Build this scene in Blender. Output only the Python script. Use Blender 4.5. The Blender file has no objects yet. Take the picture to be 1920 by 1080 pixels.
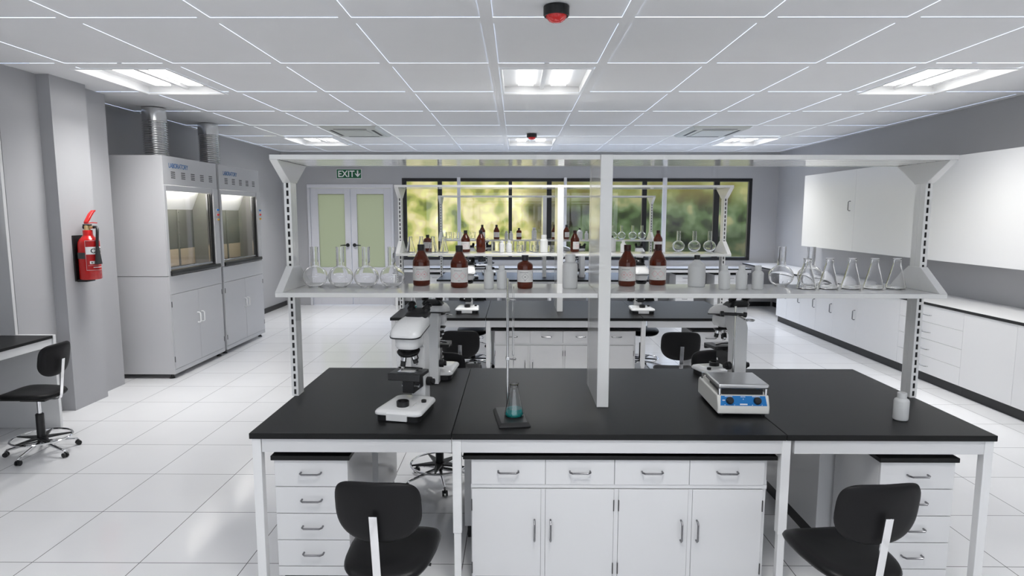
import bpy, bmesh, math, random
from mathutils import Vector, Matrix
random.seed(4)
PI = math.pi
SC = bpy.context.scene
COL = SC.collection

# ------------------------------------------------------------------ materials
def nt(name):
    m = bpy.data.materials.new(name); m.use_nodes = True
    return m, m.node_tree, m.node_tree.nodes['Principled BSDF']

def mat(name, col, rough=.5, metal=0., spec=.5, trans=0., ior=1.45, emit=None, es=0., coat=0., bump=0., bscale=200., var=0., vscale=4.):
    m, t, p = nt(name)
    p.inputs['Base Color'].default_value = (*col, 1)
    p.inputs['Roughness'].default_value = rough
    p.inputs['Metallic'].default_value = metal
    p.inputs['Specular IOR Level'].default_value = spec
    p.inputs['Transmission Weight'].default_value = trans
    p.inputs['IOR'].default_value = ior
    p.inputs['Coat Weight'].default_value = coat
    p.inputs['Coat Roughness'].default_value = .05
    if emit:
        p.inputs['Emission Color'].default_value = (*emit, 1)
        p.inputs['Emission Strength'].default_value = es
    if bump or var:
        tc = t.nodes.new('ShaderNodeTexCoord')
    if bump:
        n = t.nodes.new('ShaderNodeTexNoise'); n.inputs['Scale'].default_value = bscale; n.inputs['Detail'].default_value = 3
        b = t.nodes.new('ShaderNodeBump'); b.inputs['Strength'].default_value = bump; b.inputs['Distance'].default_value = .002
        t.links.new(tc.outputs['Object'], n.inputs['Vector']); t.links.new(n.outputs['Fac'], b.inputs['Height'])
        t.links.new(b.outputs['Normal'], p.inputs['Normal'])
    if var:
        n = t.nodes.new('ShaderNodeTexNoise'); n.inputs['Scale'].default_value = vscale; n.inputs['Detail'].default_value = 4
        r = t.nodes.new('ShaderNodeValToRGB')
        r.color_ramp.elements[0].color = (*[c * (1 - var) for c in col], 1)
        r.color_ramp.elements[1].color = (*[min(1, c * (1 + var)) for c in col], 1)
        t.links.new(tc.outputs['Object'], n.inputs['Vector']); t.links.new(n.outputs['Fac'], r.inputs['Fac'])
        t.links.new(r.outputs['Color'], p.inputs['Base Color'])
    return m

def srgb(r, g, b):
    f = lambda c: (c / 255 / 12.92) if c / 255 <= .04045 else ((c / 255 + .055) / 1.055) ** 2.4
    return (f(r), f(g), f(b))

WALL = mat('wall_paint', (.42, .42, .435), .75, bump=.05, bscale=300, var=.02)
CEIL = mat('ceiling_board', (.84, .84, .845), .85, var=.015)
WHITE = mat('white_laminate', (.70, .70, .705), .16, bump=.02, bscale=60)
WHITEW = mat('cabinet_white', (.84, .84, .845), .2)
WHITEM = mat('white_metal_paint', (.80, .80, .80), .3)
APRON = mat('apron_paint', (.68, .68, .685), .35)
SHELFM = mat('shelf_gloss_white', (.80, .80, .79), .06)
BLACKTOP = mat('black_epoxy_resin', (.007, .007, .0072), .40, spec=.28, var=.1, vscale=30)
BLACKP = mat('black_plastic', (.015, .015, .016), .38)
BLACKB = mat('black_base', (.014, .014, .015), .45)
VINYL = mat('black_vinyl', (.008, .008, .0085), .40, spec=.25, bump=.12, bscale=700)
VINYLB = mat('black_shell', (.009, .0088, .0095), .5, spec=.22)
CHROME = mat('chrome', (.82, .82, .83), .09, metal=1)
STEEL = mat('brushed_steel', (.72, .72, .72), .16, metal=1)
HANDLE = mat('handle_steel', (.24, .24, .25), .27, metal=1)
SLOT = mat('slot_dark', (.06, .06, .062), .6)
HOODW = mat('hood_paint', (.56, .56, .575), .33)
HOODIN = mat('hood_liner', (.21, .207, .19), .35)
HOODBAF = mat('hood_baffle', (.17, .167, .15), .4, var=.05, vscale=2)
HOODTAN = mat('hood_tan_panel', (.66, .54, .38), .5, var=.08, vscale=8)
MICW = mat('microscope_white', (.83, .83, .825), .22, coat=.3)
CREAM = mat('cream_enamel', (.76, .75, .71), .3)
BLUE = mat('blue_panel', srgb(20, 118, 190), .35)
BLUET = mat('blue_print', srgb(30, 100, 160), .5)
PRINTW = mat('white_print', (.85, .85, .85), .5)
PRINTG = mat('grey_print', (.25, .24, .25), .6)
PRINTP = mat('pink_print', srgb(235, 150, 160), .6)
PRINTK = mat('black_print', (.02, .02, .02), .5)
PAPER = mat('label_paper', (.78, .77, .75), .55)
RED = mat('extinguisher_red', srgb(196, 22, 22), .22, coat=.4)
REDL = mat('extinguisher_label_red', srgb(176, 22, 24), .4)
BRASS = mat('brass', (.75, .55, .28), .3, metal=1)
REDG = mat('strobe_red_lens', srgb(238, 44, 44), .15, coat=.5)
GLASS = mat('clear_glass', (1, 1, 1), 0.0, trans=1., ior=1.47)
AMBER = mat('amber_glass', srgb(104, 41, 21), .06, trans=.45, ior=1.4)
AMBERL = mat('amber_liquid', srgb(120, 40, 20), .1, trans=.3)
HDPE = mat('white_polyethylene', (.67, .675, .67), .42)
TEAL = mat('teal_liquid', srgb(20, 170, 170), .05, trans=.5, ior=1.33)
EXITG = mat('exit_green', srgb(14, 92, 58), .4)
WINFR = mat('window_frame_black', (.011, .011, .013), .4)
DOORW = mat('door_paint', (.66, .66, .70), .35)
MULLW = mat('mullion_white', (.72, .72, .75), .35)
ACM = mat('aircon_plastic', (.62, .64, .61), .45)
BLUEB = mat('button_blue', srgb(30, 120, 200), .4)
REDB = mat('button_red', srgb(210, 40, 40), .4)
YELB = mat('button_yellow', srgb(200, 150, 30), .4)
STAGE = mat('stage_black', (.02, .02, .021), .3)
TUBE = mat('lamp_tube', (1, 1, 1), .5, emit=(1.0, .995, .98), es=5.2)
REFL = mat('lamp_reflector', (.90, .90, .90), .3)
PAN = mat('lamp_pan', (.9, .9, .9), .3)
HOODL = mat('hood_lamp', (1, 1, 1), .5, emit=(1.0, .97, .90), es=30.)

def floor_mat():
    m, t, p = nt('floor_tile'); L = t.links.new
    tc = t.nodes.new('ShaderNodeTexCoord'); s = t.nodes.new('ShaderNodeSeparateXYZ'); L(tc.outputs['Object'], s.inputs[0])
    def M(op, a, b=None):
        n = t.nodes.new('ShaderNodeMath'); n.operation = op
        for i, v in enumerate((a, b)):
            if v is None: continue
            if isinstance(v, (int, float)): n.inputs[i].default_value = v
            else: L(v, n.inputs[i])
        return n.outputs[0]
    T = .54445; ls = []; cells = []
    for ax, o in (('X', -2.98792), ('Y', 4.07157)):
        u = M('DIVIDE', M('SUBTRACT', s.outputs[ax], o - .0021), T)
        ls.append(M('LESS_THAN', M('FRACT', M('ADD', u, 100)), .0042 / T)); cells.append(M('FLOOR', u))
    ln = M('MAXIMUM', ls[0], ls[1])
    cmb = t.nodes.new('ShaderNodeCombineXYZ'); L(cells[0], cmb.inputs[0]); L(cells[1], cmb.inputs[1])
    wn = t.nodes.new('ShaderNodeTexWhiteNoise'); L(cmb.outputs[0], wn.inputs['Vector'])
    no = t.nodes.new('ShaderNodeTexNoise'); no.inputs['Scale'].default_value = 3; no.inputs['Detail'].default_value = 4
    L(tc.outputs['Object'], no.inputs['Vector'])
    v = M('ADD', M('MULTIPLY', wn.outputs['Value'], .02), M('MULTIPLY', no.outputs['Fac'], .05))
    v = M('ADD', v, .80)
    cc = t.nodes.new('ShaderNodeCombineColor'); L(v, cc.inputs[0]); L(v, cc.inputs[1]); L(M('MULTIPLY', v, 1.012), cc.inputs[2])
    mx = t.nodes.new('ShaderNodeMix'); mx.data_type = 'RGBA'; L(ln, mx.inputs['Factor']); L(cc.outputs[0], mx.inputs['A'])
    mx.inputs['B'].default_value = (.075, .075, .08, 1); L(mx.outputs['Result'], p.inputs['Base Color'])
    L(M('ADD', M('MULTIPLY', ln, .5), M('ADD', M('MULTIPLY', no.outputs['Fac'], .05), .10)), p.inputs['Roughness'])
    p.inputs['Specular IOR Level'].default_value = .55
    return m
FLOOR = floor_mat()

def pane_mat():
    m = bpy.data.materials.new('window_glass'); m.use_nodes = True; t = m.node_tree; t.nodes.clear(); L = t.links.new
    o = t.nodes.new('ShaderNodeOutputMaterial'); tr = t.nodes.new('ShaderNodeBsdfTransparent'); gl = t.nodes.new('ShaderNodeBsdfGlossy')
    gl.inputs['Roughness'].default_value = .02; fr = t.nodes.new('ShaderNodeFresnel'); ge = t.nodes.new('ShaderNodeNewGeometry'); mr = t.nodes.new('ShaderNodeMapRange'); mr.inputs['To Min'].default_value = 1.45; mr.inputs['To Max'].default_value = 1 / 1.45; L(ge.outputs['Backfacing'], mr.inputs['Value']); L(mr.outputs[0], fr.inputs['IOR'])
    mx = t.nodes.new('ShaderNodeMixShader'); L(fr.outputs[0], mx.inputs[0]); L(tr.outputs[0], mx.inputs[1]); L(gl.outputs[0], mx.inputs[2]); L(mx.outputs[0], o.inputs[0])
    return m
PANE = pane_mat()

def frost_mat():
    m = bpy.data.materials.new('frosted_glass'); m.use_nodes = True; t = m.node_tree; t.nodes.clear(); L = t.links.new
    o = t.nodes.new('ShaderNodeOutputMaterial'); tr = t.nodes.new('ShaderNodeBsdfTranslucent'); gl = t.nodes.new('ShaderNodeBsdfGlossy')
    tr.inputs['Color'].default_value = (.49, .475, .34, 1)
    tc = t.nodes.new('ShaderNodeTexCoord'); n = t.nodes.new('ShaderNodeTexNoise'); n.inputs['Scale'].default_value = 400
    b = t.nodes.new('ShaderNodeBump'); b.inputs['Strength'].default_value = .2; b.inputs['Distance'].default_value = .001
    L(tc.outputs['Object'], n.inputs['Vector']); L(n.outputs['Fac'], b.inputs['Height']); L(b.outputs['Normal'], gl.inputs['Normal'])
    gl.inputs['Roughness'].default_value = .3; mx = t.nodes.new('ShaderNodeMixShader'); mx.inputs[0].default_value = .08
    L(tr.outputs[0], mx.inputs[1]); L(gl.outputs[0], mx.inputs[2]); L(mx.outputs[0], o.inputs[0])
    return m
FROST = frost_mat()

# ------------------------------------------------------------------ mesh helper
class B:
    def __init__(s): s.bm = bmesh.new()
    def face(s, vs, m=0):
        f = s.bm.faces.new([s.bm.verts.new(v) for v in vs]); f.material_index = m; return f
    def box(s, x0, x1, y0, y1, z0, z1, m=0):
        v = [s.bm.verts.new((x, y, z)) for x in (x0, x1) for y in (y0, y1) for z in (z0, z1)]
        for q in ((0, 1, 3, 2), (4, 6, 7, 5), (0, 4, 5, 1), (2, 3, 7, 6), (0, 2, 6, 4), (1, 5, 7, 3)):
            s.bm.faces.new([v[i] for i in q]).material_index = m
        return s
    def rings(s, rings, m=0, caps=(True, True), closed=False):
        R = [[s.bm.verts.new(p) for p in r] for r in rings]; n = len(R[0])
        pairs = list(zip(R, R[1:])) + ([(R[-1], R[0])] if closed else [])
        for a, b in pairs:
            for i in range(n):
                s.bm.faces.new((a[i], a[(i + 1) % n], b[(i + 1) % n], b[i])).material_index = m
        if not closed:
            if caps[0]: s.bm.faces.new(R[0][::-1]).material_index = m
            if caps[1]: s.bm.faces.new(R[-1]).material_index = m
        return s
    def cyl(s, p0, p1, r0, r1=None, n=24, m=0, caps=(True, True)):
        p0, p1 = Vector(p0), Vector(p1); r1 = r0 if r1 is None else r1
        d = (p1 - p0).normalized(); u = d.orthogonal().normalized(); w = d.cross(u)
        ring = lambda p, r: [p + r * (math.cos(2 * PI * i / n) * u + math.sin(2 * PI * i / n) * w) for i in range(n)]
        return s.rings([ring(p0, r0), ring(p1, r1)], m, caps)
    def lathe(s, prof, n=32, c=(0, 0, 0), m=0):
        prev = None
        for r, z in prof:
            if r <= 1e-6: cur = [s.bm.verts.new((c[0], c[1], c[2] + z))]
            else: cur = [s.bm.verts.new((c[0] + r * math.cos(2 * PI * i / n), c[1] + r * math.sin(2 * PI * i / n), c[2] + z)) for i in range(n)]
            if prev:
                for i in range(n):
                    j = (i + 1) % n
                    if len(prev) == 1 and len(cur) == 1: break
                    if len(prev) == 1: f = (prev[0], cur[j], cur[i])
                    elif len(cur) == 1: f = (prev[i], prev[j], cur[0])
                    else: f = (prev[i], prev[j], cur[j], cur[i])
                    s.bm.faces.new(f).material_index = m
            prev = cur
        return s
    def tube(s, pts, r, n=10, m=0, closed=False):
        pts = [Vector(p) for p in pts]; rs = r if isinstance(r, (list, tuple)) else [r] * len(pts); out = []; u = None; N = len(pts)
        for i, p in enumerate(pts):
            if closed: d = (pts[(i + 1) % N] - pts[i - 1]).normalized()
            else: d = (pts[min(i + 1, N - 1)] - pts[max(i - 1, 0)]).normalized()
            u = d.orthogonal().normalized() if u is None else (u - d * u.dot(d)).normalized()
            w = d.cross(u)
            out.append([p + rs[i] * (math.cos(2 * PI * k / n) * u + math.sin(2 * PI * k / n) * w) for k in range(n)])
        return s.rings(out, m, closed=closed)
    def prism(s, poly, axis, lo, hi, m=0):
        f = {'x': lambda a, b, t: (t, a, b), 'y': lambda a, b, t: (a, t, b), 'z': lambda a, b, t: (a, b, t)}[axis]
        return s.rings([[f(a, b, lo) for a, b in poly], [f(a, b, hi) for a, b in poly]], m)
    def out(s, name, mats, parent=None, bevel=0, smooth=35, seg=2, sub=0, loc=None):
        bmesh.ops.recalc_face_normals(s.bm, faces=s.bm.faces[:])
        me = bpy.data.meshes.new(name); s.bm.to_mesh(me); s.bm.free()
        for m in (mats if isinstance(mats, (list, tuple)) else [mats]): me.materials.append(m)
        if smooth:
            me.shade_smooth(); me.set_sharp_from_angle(angle=math.radians(smooth))
        o = bpy.data.objects.new(name, me); COL.objects.link(o)
        if parent is not None: o.parent = parent
        if loc: o.location = loc
        if bevel:
            b = o.modifiers.new('edge', 'BEVEL'); b.width = bevel; b.segments = seg; b.limit_method = 'ANGLE'; b.angle_limit = math.radians(40)
        if sub:
            q = o.modifiers.new('soft', 'SUBSURF'); q.levels = sub; q.render_levels = sub
        return o

def tag(o, label, cat, group=None, kind=None):
    o['label'] = label; o['category'] = cat
    if group: o['group'] = group
    if kind: o['kind'] = kind
    return o

def thing(name, label, cat, loc=(0, 0, 0), rot=0, group=None):
    o = bpy.data.objects.new(name, None); COL.objects.link(o); o.empty_display_size = .05
    o.location = loc; o.rotation_euler = (0, 0, rot)
    return tag(o, label, cat, group, 'thing')

def dup(root, loc, rot=0, label=None, group=None):
    def cp(o, par):
        c = o.copy(); COL.objects.link(c); c.parent = par
        for ch in list(o.children): cp(ch, c)
        return c
    r = cp(root, None); r.location = loc; r.rotation_euler = (0, 0, rot)
    if label: r['label'] = label
    if group: r['group'] = group
    return r

def text_bm(b, txt, size, place, bold=.0, m=0, sx=1., depth=.0008):
    """letters as thin raised solids; place maps (x, y, z) of the text plane to the mesh"""
    cu = bpy.data.curves.new('lettering', 'FONT'); cu.body = txt; cu.size = size; cu.offset = bold; cu.extrude = depth / 2; cu.resolution_u = 4
    o = bpy.data.objects.new('lettering', cu); COL.objects.link(o)
    bpy.context.view_layer.update()
    me = bpy.data.meshes.new_from_object(o.evaluated_get(bpy.context.evaluated_depsgraph_get()))
    w = max(v.co.x for v in me.vertices)
    vs = [b.bm.verts.new(place(v.co.x * sx, v.co.y, v.co.z + depth / 2)) for v in me.vertices]
    for p in me.polygons:
        try: b.bm.faces.new([vs[i] for i in p.vertices]).material_index = m
        except ValueError: pass
    bpy.data.objects.remove(o); bpy.data.curves.remove(cu); bpy.data.meshes.remove(me)
    return w * sx

# ------------------------------------------------------------------ room shell
XL, XR, YB, YF, ZC = -4.45, 4.95, 12.05, -3.6, 2.917
def struct(o, label, cat): return tag(o, label, cat, kind='structure')

struct(B().box(XL - .2, XR + .2, YF - .2, YB + .2, -.1, 0).out('floor', FLOOR, smooth=0), 'glossy pale grey square floor tiles with thin grout lines', 'floor')

LAMPX = ((-3.62, -2.83), (-.14, .63), (3.30, 4.07))
LAMPY = ((.60, 1.70), (5.24, 6.34), (9.88, 10.98))
def ceiling():
    b = B(); g = .847; rx, ry = [], []
    for i in range(-6, 7):
        a, c = -.142 + g * i, .628 + g * i
        a, c = max(a, XL), min(c, XR)
        if c - a > .02: rx.append((a, c))
    d = 1.14567
    for j in range(-8, 9):
        a, c = 3.9157 + d * (j - 1) + .117, 3.9157 + d * j
        a, c = max(a, YF), min(c, YB)
        if c - a > .02: ry.append((a, c))
    xs = sorted({XL, XR, *[v for r in rx for v in r], *[v for r in LAMPX for v in r]})
    ys = sorted({YF, YB, *[v for r in ry for v in r], *[v for r in LAMPY for v in r]})
    inn = lambda v, R: any(a < v < c for a, c in R)
    zt = ZC + .0034
    for x0, x1 in zip(xs, xs[1:]):
        for y0, y1 in zip(ys, ys[1:]):
            if x1 - x0 < 1e-6 or y1 - y0 < 1e-6: continue
            mx, my = (x0 + x1) / 2, (y0 + y1) / 2
            if inn(mx, LAMPX) and inn(my, LAMPY): continue
            z = zt if inn(mx, rx) and inn(my, ry) else ZC
            b.face([(x0, y0, z), (x0, y1, z), (x1, y1, z), (x1, y0, z)])
    return b.out('ceiling', CEIL, smooth=0)
struct(ceiling(), 'grey suspended ceiling of raised rectangular boards with bright gaps at their edges', 'ceiling')

# walls: right, left (with the boxed-out pier), front (behind the viewer), back with openings
struct(B().box(XR, XR + .15, YF - .15, YB + .15, 0, ZC + .2).out('wall_right', WALL), 'grey wall behind the long run of white cabinets', 'wall')
b = B().box(XL - .15, XL, YF - .15, YB + .15, 0, ZC + .2)
b.prism([(XL, 5.02), (-4.05, 5.02), (-4.05, 5.441), (-3.938, 5.441), (-3.938, 5.89), (-4.05, 5.89), (-4.05, 6.332), (XL, 6.332)], 'z', 0, ZC + .01)
struct(b.out('wall_left', WALL), 'grey wall with a boxed-out pier carrying the fire extinguisher', 'wall')
b = B(); b.box(XL, -4.0, YF - .15, YF, 0, ZC + .2); b.box(4.5, XR, YF - .15, YF, 0, ZC + .2); b.box(-4.0, 4.5, YF - .15, YF, 0, .4); b.box(-4.0, 4.5, YF - .15, YF, 2.75, ZC + .2)
struct(b.out('wall_front', WALL, smooth=0), 'grey wall with a wide window behind the viewer', 'wall')
w = bpy.data.objects.new('window_2', None); COL.objects.link(w); w.location = (0, YF, 0)
struct(w, 'wide window in the wall behind the viewer', 'window')
b = B(); b.box(-4.0, 4.5, -.06, .01, .4, .46); b.box(-4.0, 4.5, -.06, .01, 2.69, 2.75)
for x in (-4.0, -1.9, .22, 2.34, 4.44): b.box(x, x + .06, -.06, .01, .46, 2.69)
b.out('window_frame', WINFR, w, .003)
B().box(-3.94, 4.44, -.03, -.026, .46, 2.69).out('pane', PANE, w)
WX0, WX1, WZ0, WZ1 = -2.165, 4.455, .885, 2.43
DX0, DX1, DZ = -3.97, -2.335, 2.315
b = B()
b.box(XL, DX0, YB, YB + .15, 0, ZC + .2); b.box(DX0, DX1, YB, YB + .15, DZ, ZC + .2); b.box(DX1, WX0, YB, YB + .15, 0, ZC + .2)
b.box(WX0, WX1, YB, YB + .15, WZ1, ZC + .2); b.box(WX0, WX1, YB, YB + .15, 0, WZ0); b.box(WX1, XR, YB, YB + .15, 0, ZC + .2)
struct(b.out('wall_back', WALL, smooth=0), 'grey end wall holding the double doors and the long window', 'wall')

# window: black frame, black mullions, white posts, glass
w = bpy.data.objects.new('window_1', None); COL.objects.link(w); w.location = (0, YB, 0)
struct(w, 'long black-framed window looking onto blurred trees', 'window')
b = B(); t = .07
b.box(WX0, WX1, -.012, .06, WZ1 - .062, WZ1); b.box(WX0, WX1, -.012, .06, WZ0, WZ0 + .06)
b.box(WX0, WX0 + .08, -.012, .06, WZ0 + .06, WZ1 - .062); b.box(WX1 - .062, WX1, -.012, .06, WZ0 + .06, WZ1 - .062)
b.out('window_frame', WINFR, w, .003)
for x0, x1 in ((-1.49, -1.41), (-.145, -.08), (.579, .671), (2.385, 2.473), (3.74, 3.845)):
    B().box(x0, x1, -.008, .055, WZ0 + .0605, WZ1 - .0625).out('mullion', WINFR, w, .002)
for x0, x1 in ((-1.115, -1.055), (.898, .952), (2.76, 2.835)):
    B().box(x0, x1, -.075, -.013, .775, WZ1 + .012).out('white_mullion', MULLW, w, .004)['label'] = 'white upright post before the black frame'
B().box(WX0 + .08, WX1 - .062, .03, .034, WZ0 + .06, WZ1 - .062).out('pane', PANE, w)

# double doors
d = bpy.data.objects.new('door_1', None); COL.objects.link(d); d.location = (0, YB, 0)
struct(d, 'pale double doors with tall frosted panes under the exit sign', 'door')
b = B(); b.box(DX0, DX1, -.02, .1, DZ - .07, DZ); b.box(DX0, DX0 + .045, -.02, .1, 0, DZ - .07); b.box(DX1 - .045, DX1, -.02, .1, 0, DZ - .07)
b.out('door_frame', DOORW, d, .004)
for k, (x0, x1, gx0, gx1) in enumerate(((DX0 + .05, -3.160, -3.777, -3.272), (-3.152, DX1 - .05, -3.038, -2.522))):
    lf = B(); z1 = DZ - .075; g0, g1 = .735, 2.13
    lf.box(x0, gx0, .01, .055, .006, z1); lf.box(gx1, x1, .01, .055, .006, z1); lf.box(gx0, gx1, .01, .055, .006, g0); lf.box(gx0, gx1, .01, .055, g1, z1)
    leaf = lf.out('door_leaf', DOORW, d, .004)
    B().box(gx0, gx1, .03, .036, g0, g1).out('frosted_pane', FROST, leaf)
    hx, s = ((-3.225, -1), (-3.095, 1))[k]
    h = B(); h.cyl((hx, .01, 1.163), (hx, -.012, 1.163), .034, n=24); h.cyl((hx, -.012, 1.163), (hx, -.05, 1.163), .011)
    h.tube([(hx, -.048, 1.163), (hx + s * .06, -.05, 1.163), (hx + s * .13, -.046, 1.158)], [.011, .011, .008])
    h.out('door_handle', BLACKP, leaf)['label'] = 'black lever handle'

# exit sign
s = thing('exit_sign', 'green EXIT sign with a downward arrow above the double doors', 'sign', (-3.16, YB - .001, 2.419))
B().box(-.238, .238, -.02, 0, 0, .18).out('sign_board', PRINTW, s, .003)
b = B(); b.box(-.230, .230, -.0215, -.0195, .008, .172); b.out('green_face', EXITG, s)
b = B(); text_bm(b, 'EXIT', .168, lambda x, y, z: (-.212 + x, -.0216 - z, .032 + y), .0025, sx=.92)
ax = .165
b.box(ax - .013, ax + .013, -.0226, -.0216, .06, .152); b.prism([(ax - .05, .085), (ax, .028), (ax + .05, .085), (ax + .05, .105), (ax, .062), (ax - .05, .105)], 'y', -.0226, -.0216)
b.out('exit_lettering', PRINTW, s)

# baseboards
struct(B().box(XL, XL + .014, 8.96, YB, 0, .088).out('baseboard_left', BLACKB), 'black baseboard along the wall past the second fume hood', 'baseboard')
b = B(); b.box(-2.33, XR - .05, YB - .014, YB, 0, .085)
struct(b.out('baseboard_back', BLACKB), 'black baseboard under the window counter', 'baseboard')
struct(B().box(XR - .014, XR, 10.36, YB - .02, 0, .085).out('baseboard_right', BLACKB), 'short black baseboard in the corner below the window counter', 'baseboard')

# ------------------------------------------------------------------ ceiling fittings
LAMP_W = 10.3
def ceiling_light(x0, x1, y0, y1, label):
    cx, cy = (x0 + x1) / 2, (y0 + y1) / 2; hx, hy = (x1 - x0) / 2 - .0006, (y1 - y0) / 2 - .0006
    r = thing('ceiling_light', label, 'ceiling light', (cx, cy, ZC - .004), 0, 'recessed ceiling lights')
    b = B(); f = .022
    b.box(-hx, hx, -hy, -hy + f, 0, .018); b.box(-hx, hx, hy - f, hy, 0, .018); b.box(-hx, -hx + f, -hy + f, hy - f, 0, .018); b.box(hx - f, hx, -hy + f, hy - f, 0, .018)
    b.out('rim', PAN, r, .002)
    b = B(); ix, iy, h = hx - f, hy - f, .075
    b.face([(-ix, -iy, h), (ix, -iy, h), (ix, iy, h), (-ix, iy, h)])
    for p, q in (((-ix, -iy), (ix, -iy)), ((ix, -iy), (ix, iy)), ((ix, iy), (-ix, iy)), ((-ix, iy), (-ix, -iy))):
        b.face([(*p, .018), (*q, .018), (*q, h), (*p, h)])
    b.box(-.02, .02, -iy, iy, .05, h)
    b.out('reflector', REFL, r, smooth=0)
    for cxx in (-.155, .155):
        B().rings([[(cxx - .07, yy, .068), (cxx - .07, yy, .058), (cxx + .07, yy, .058), (cxx + .07, yy, .068)] for yy in (-iy + .06, iy - .13)]).out('lamp_tube', TUBE, r)
        li = bpy.data.lights.new('tube_light', 'AREA'); li.shape = 'RECTANGLE'; li.size = .13; li.size_y = 2 * iy - .2; li.energy = LAMP_W; li.spread = math.radians(114); li.color = (1, .995, .98)
        lo = bpy.data.objects.new('tube_light', li); COL.objects.link(lo); lo.parent = r; lo.location = (cxx, -.035, .0572)
    return r
nm = (('above the fume hoods', 'above the middle of the benches', 'above the wall cabinets'))
rows = ('overhead row out of view', 'larger row near the viewer', 'smaller row near the window')
for j, Y in enumerate(LAMPY):
    for i, X in enumerate(LAMPX):
        ceiling_light(*X, *Y, 'bright recessed ceiling light ' + nm[i] + ', ' + rows[j])

def aircon(x0, x1, label):
    r = thing('ceiling_cassette', label, 'air conditioner', ((x0 + x1) / 2, 9.06, ZC - .0005), 0, 'ceiling cassettes'); hx, hy = (x1 - x0) / 2, .53
    b = B(); b.rings([[(-hx, -hy, 0), (hx, -hy, 0), (hx, hy, 0), (-hx, hy, 0)], [(-hx + .03, -hy + .04, -.028), (hx - .03, -hy + .04, -.028), (hx - .03, hy - .04, -.028), (-hx + .03, hy - .04, -.028)]])
    b.out('housing', ACM, r, .004)
    b = B(); b.box(-hx + .18, hx - .18, -hy + .22, hy - .22, -.036, -.028); b.out('grille_panel', ACM, r, .004)
    for q in ((-hx + .16, hx - .16, -hy + .1, -hy + .15), (-hx + .16, hx - .16, hy - .15, hy - .1), (-hx + .08, -hx + .12, -hy + .22, hy - .22), (hx - .12, hx - .08, -hy + .22, hy - .22)):
        B().box(*q, -.0295, -.0283).out('air_slot', SLOT, r)
    return r
aircon(-2.63, -1.86, 'flat ceiling air conditioner cassette on the side of the double doors')
aircon(2.34, 3.13, 'flat ceiling air conditioner cassette on the side of the wall cabinets')

def strobe(y, label):
    r = thing('ceiling_alarm_beacon', label, 'alarm light', (.225, y, ZC - .0005), 0, 'red ceiling beacons')
    b = B(); b.lathe([(0, 0), (.073, 0), (.0735, -.004), (.0735, -.046), (.070, -.052), (.064, -.052), (.064, -.040), (0, -.040)], 40); b.out('black_base', BLACKP, r)
    b = B(); b.lathe([(0, -.0405)] + [(.0605 * math.cos(a), -.041 - .046 * math.sin(a)) for a in [PI / 2 * i / 10 for i in range(10)]] + [(0, -.087)], 40); b.out('red_dome', REDG, r)
    b = B()
    for i in range(12):
        a = 2 * PI * i / 12; b.tube([(.0608 * math.cos(a) * math.cos(q), .0608 * math.sin(a) * math.cos(q), -.041 - .0463 * math.sin(q)) for q in (0, .4, .8, 1.2)], .0014, 5)
    b.out('lens_rib', REDG, r)
strobe(3.72, 'red dome alarm beacon on the ceiling nearest the viewer')
strobe(9.36, 'small red dome alarm beacon by the far middle light')

# ------------------------------------------------------------------ benches and reagent shelves
BX0, BX1, TZ = -1.20, 2.15, .773
SEAM = (-.288, 1.211)
ROWS = (('front', 2.72), ('middle', 5.90), ('rear', 9.42))
def bench(y, label):
    r = thing('lab_bench', label, 'lab bench', (0, y, 0), 0, 'rows of lab benches'); D = 1.22
    xs = (BX0, SEAM[0], SEAM[1], BX1)
    for a, c in zip(xs, xs[1:]):
        B().box(a + .0012, c - .0012, 0, D, TZ - .027, TZ).out('worktop', BLACKTOP, r, .0025)['label'] = 'black resin worktop'
    for a, c in zip(xs, xs[1:]):
        a2, c2 = (a + .012 if a == BX0 else a + .002), (c - .012 if c == BX1 else c - .002)
        for q in ((a2 + .04, c2, .012, .034), (a2 + .04, c2, D - .034, D - .012)):
            B().box(*q, TZ - .092, TZ - .0275).out('apron', APRON, r, .002)
    for x in (BX0 + .012, BX1 - .034):
        B().box(x, x + .022, .048, D - .048, TZ - .092, TZ - .0275).out('apron', APRON, r, .002)
    for k, x in enumerate((BX0 + .01, SEAM[0] + .002, SEAM[1] - .016, BX1 - .05)):
        for yy in (.008, D - .048):
            b = B()
            if k in (1, 2): b.box(x, x + .04, yy, yy + .04, .30, TZ - .0275); b.box(x + .004, x + .036, yy + .004, yy + .036, .0, .30)
            else: b.box(x, x + .04, yy, yy + .04, 0, TZ - .0275)
            b.out('leg', WHITEM, r, .002)
    return r
for n, y in ROWS: bench(y, 'black-topped white lab bench with a shelf rack, %s row' % n)

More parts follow.
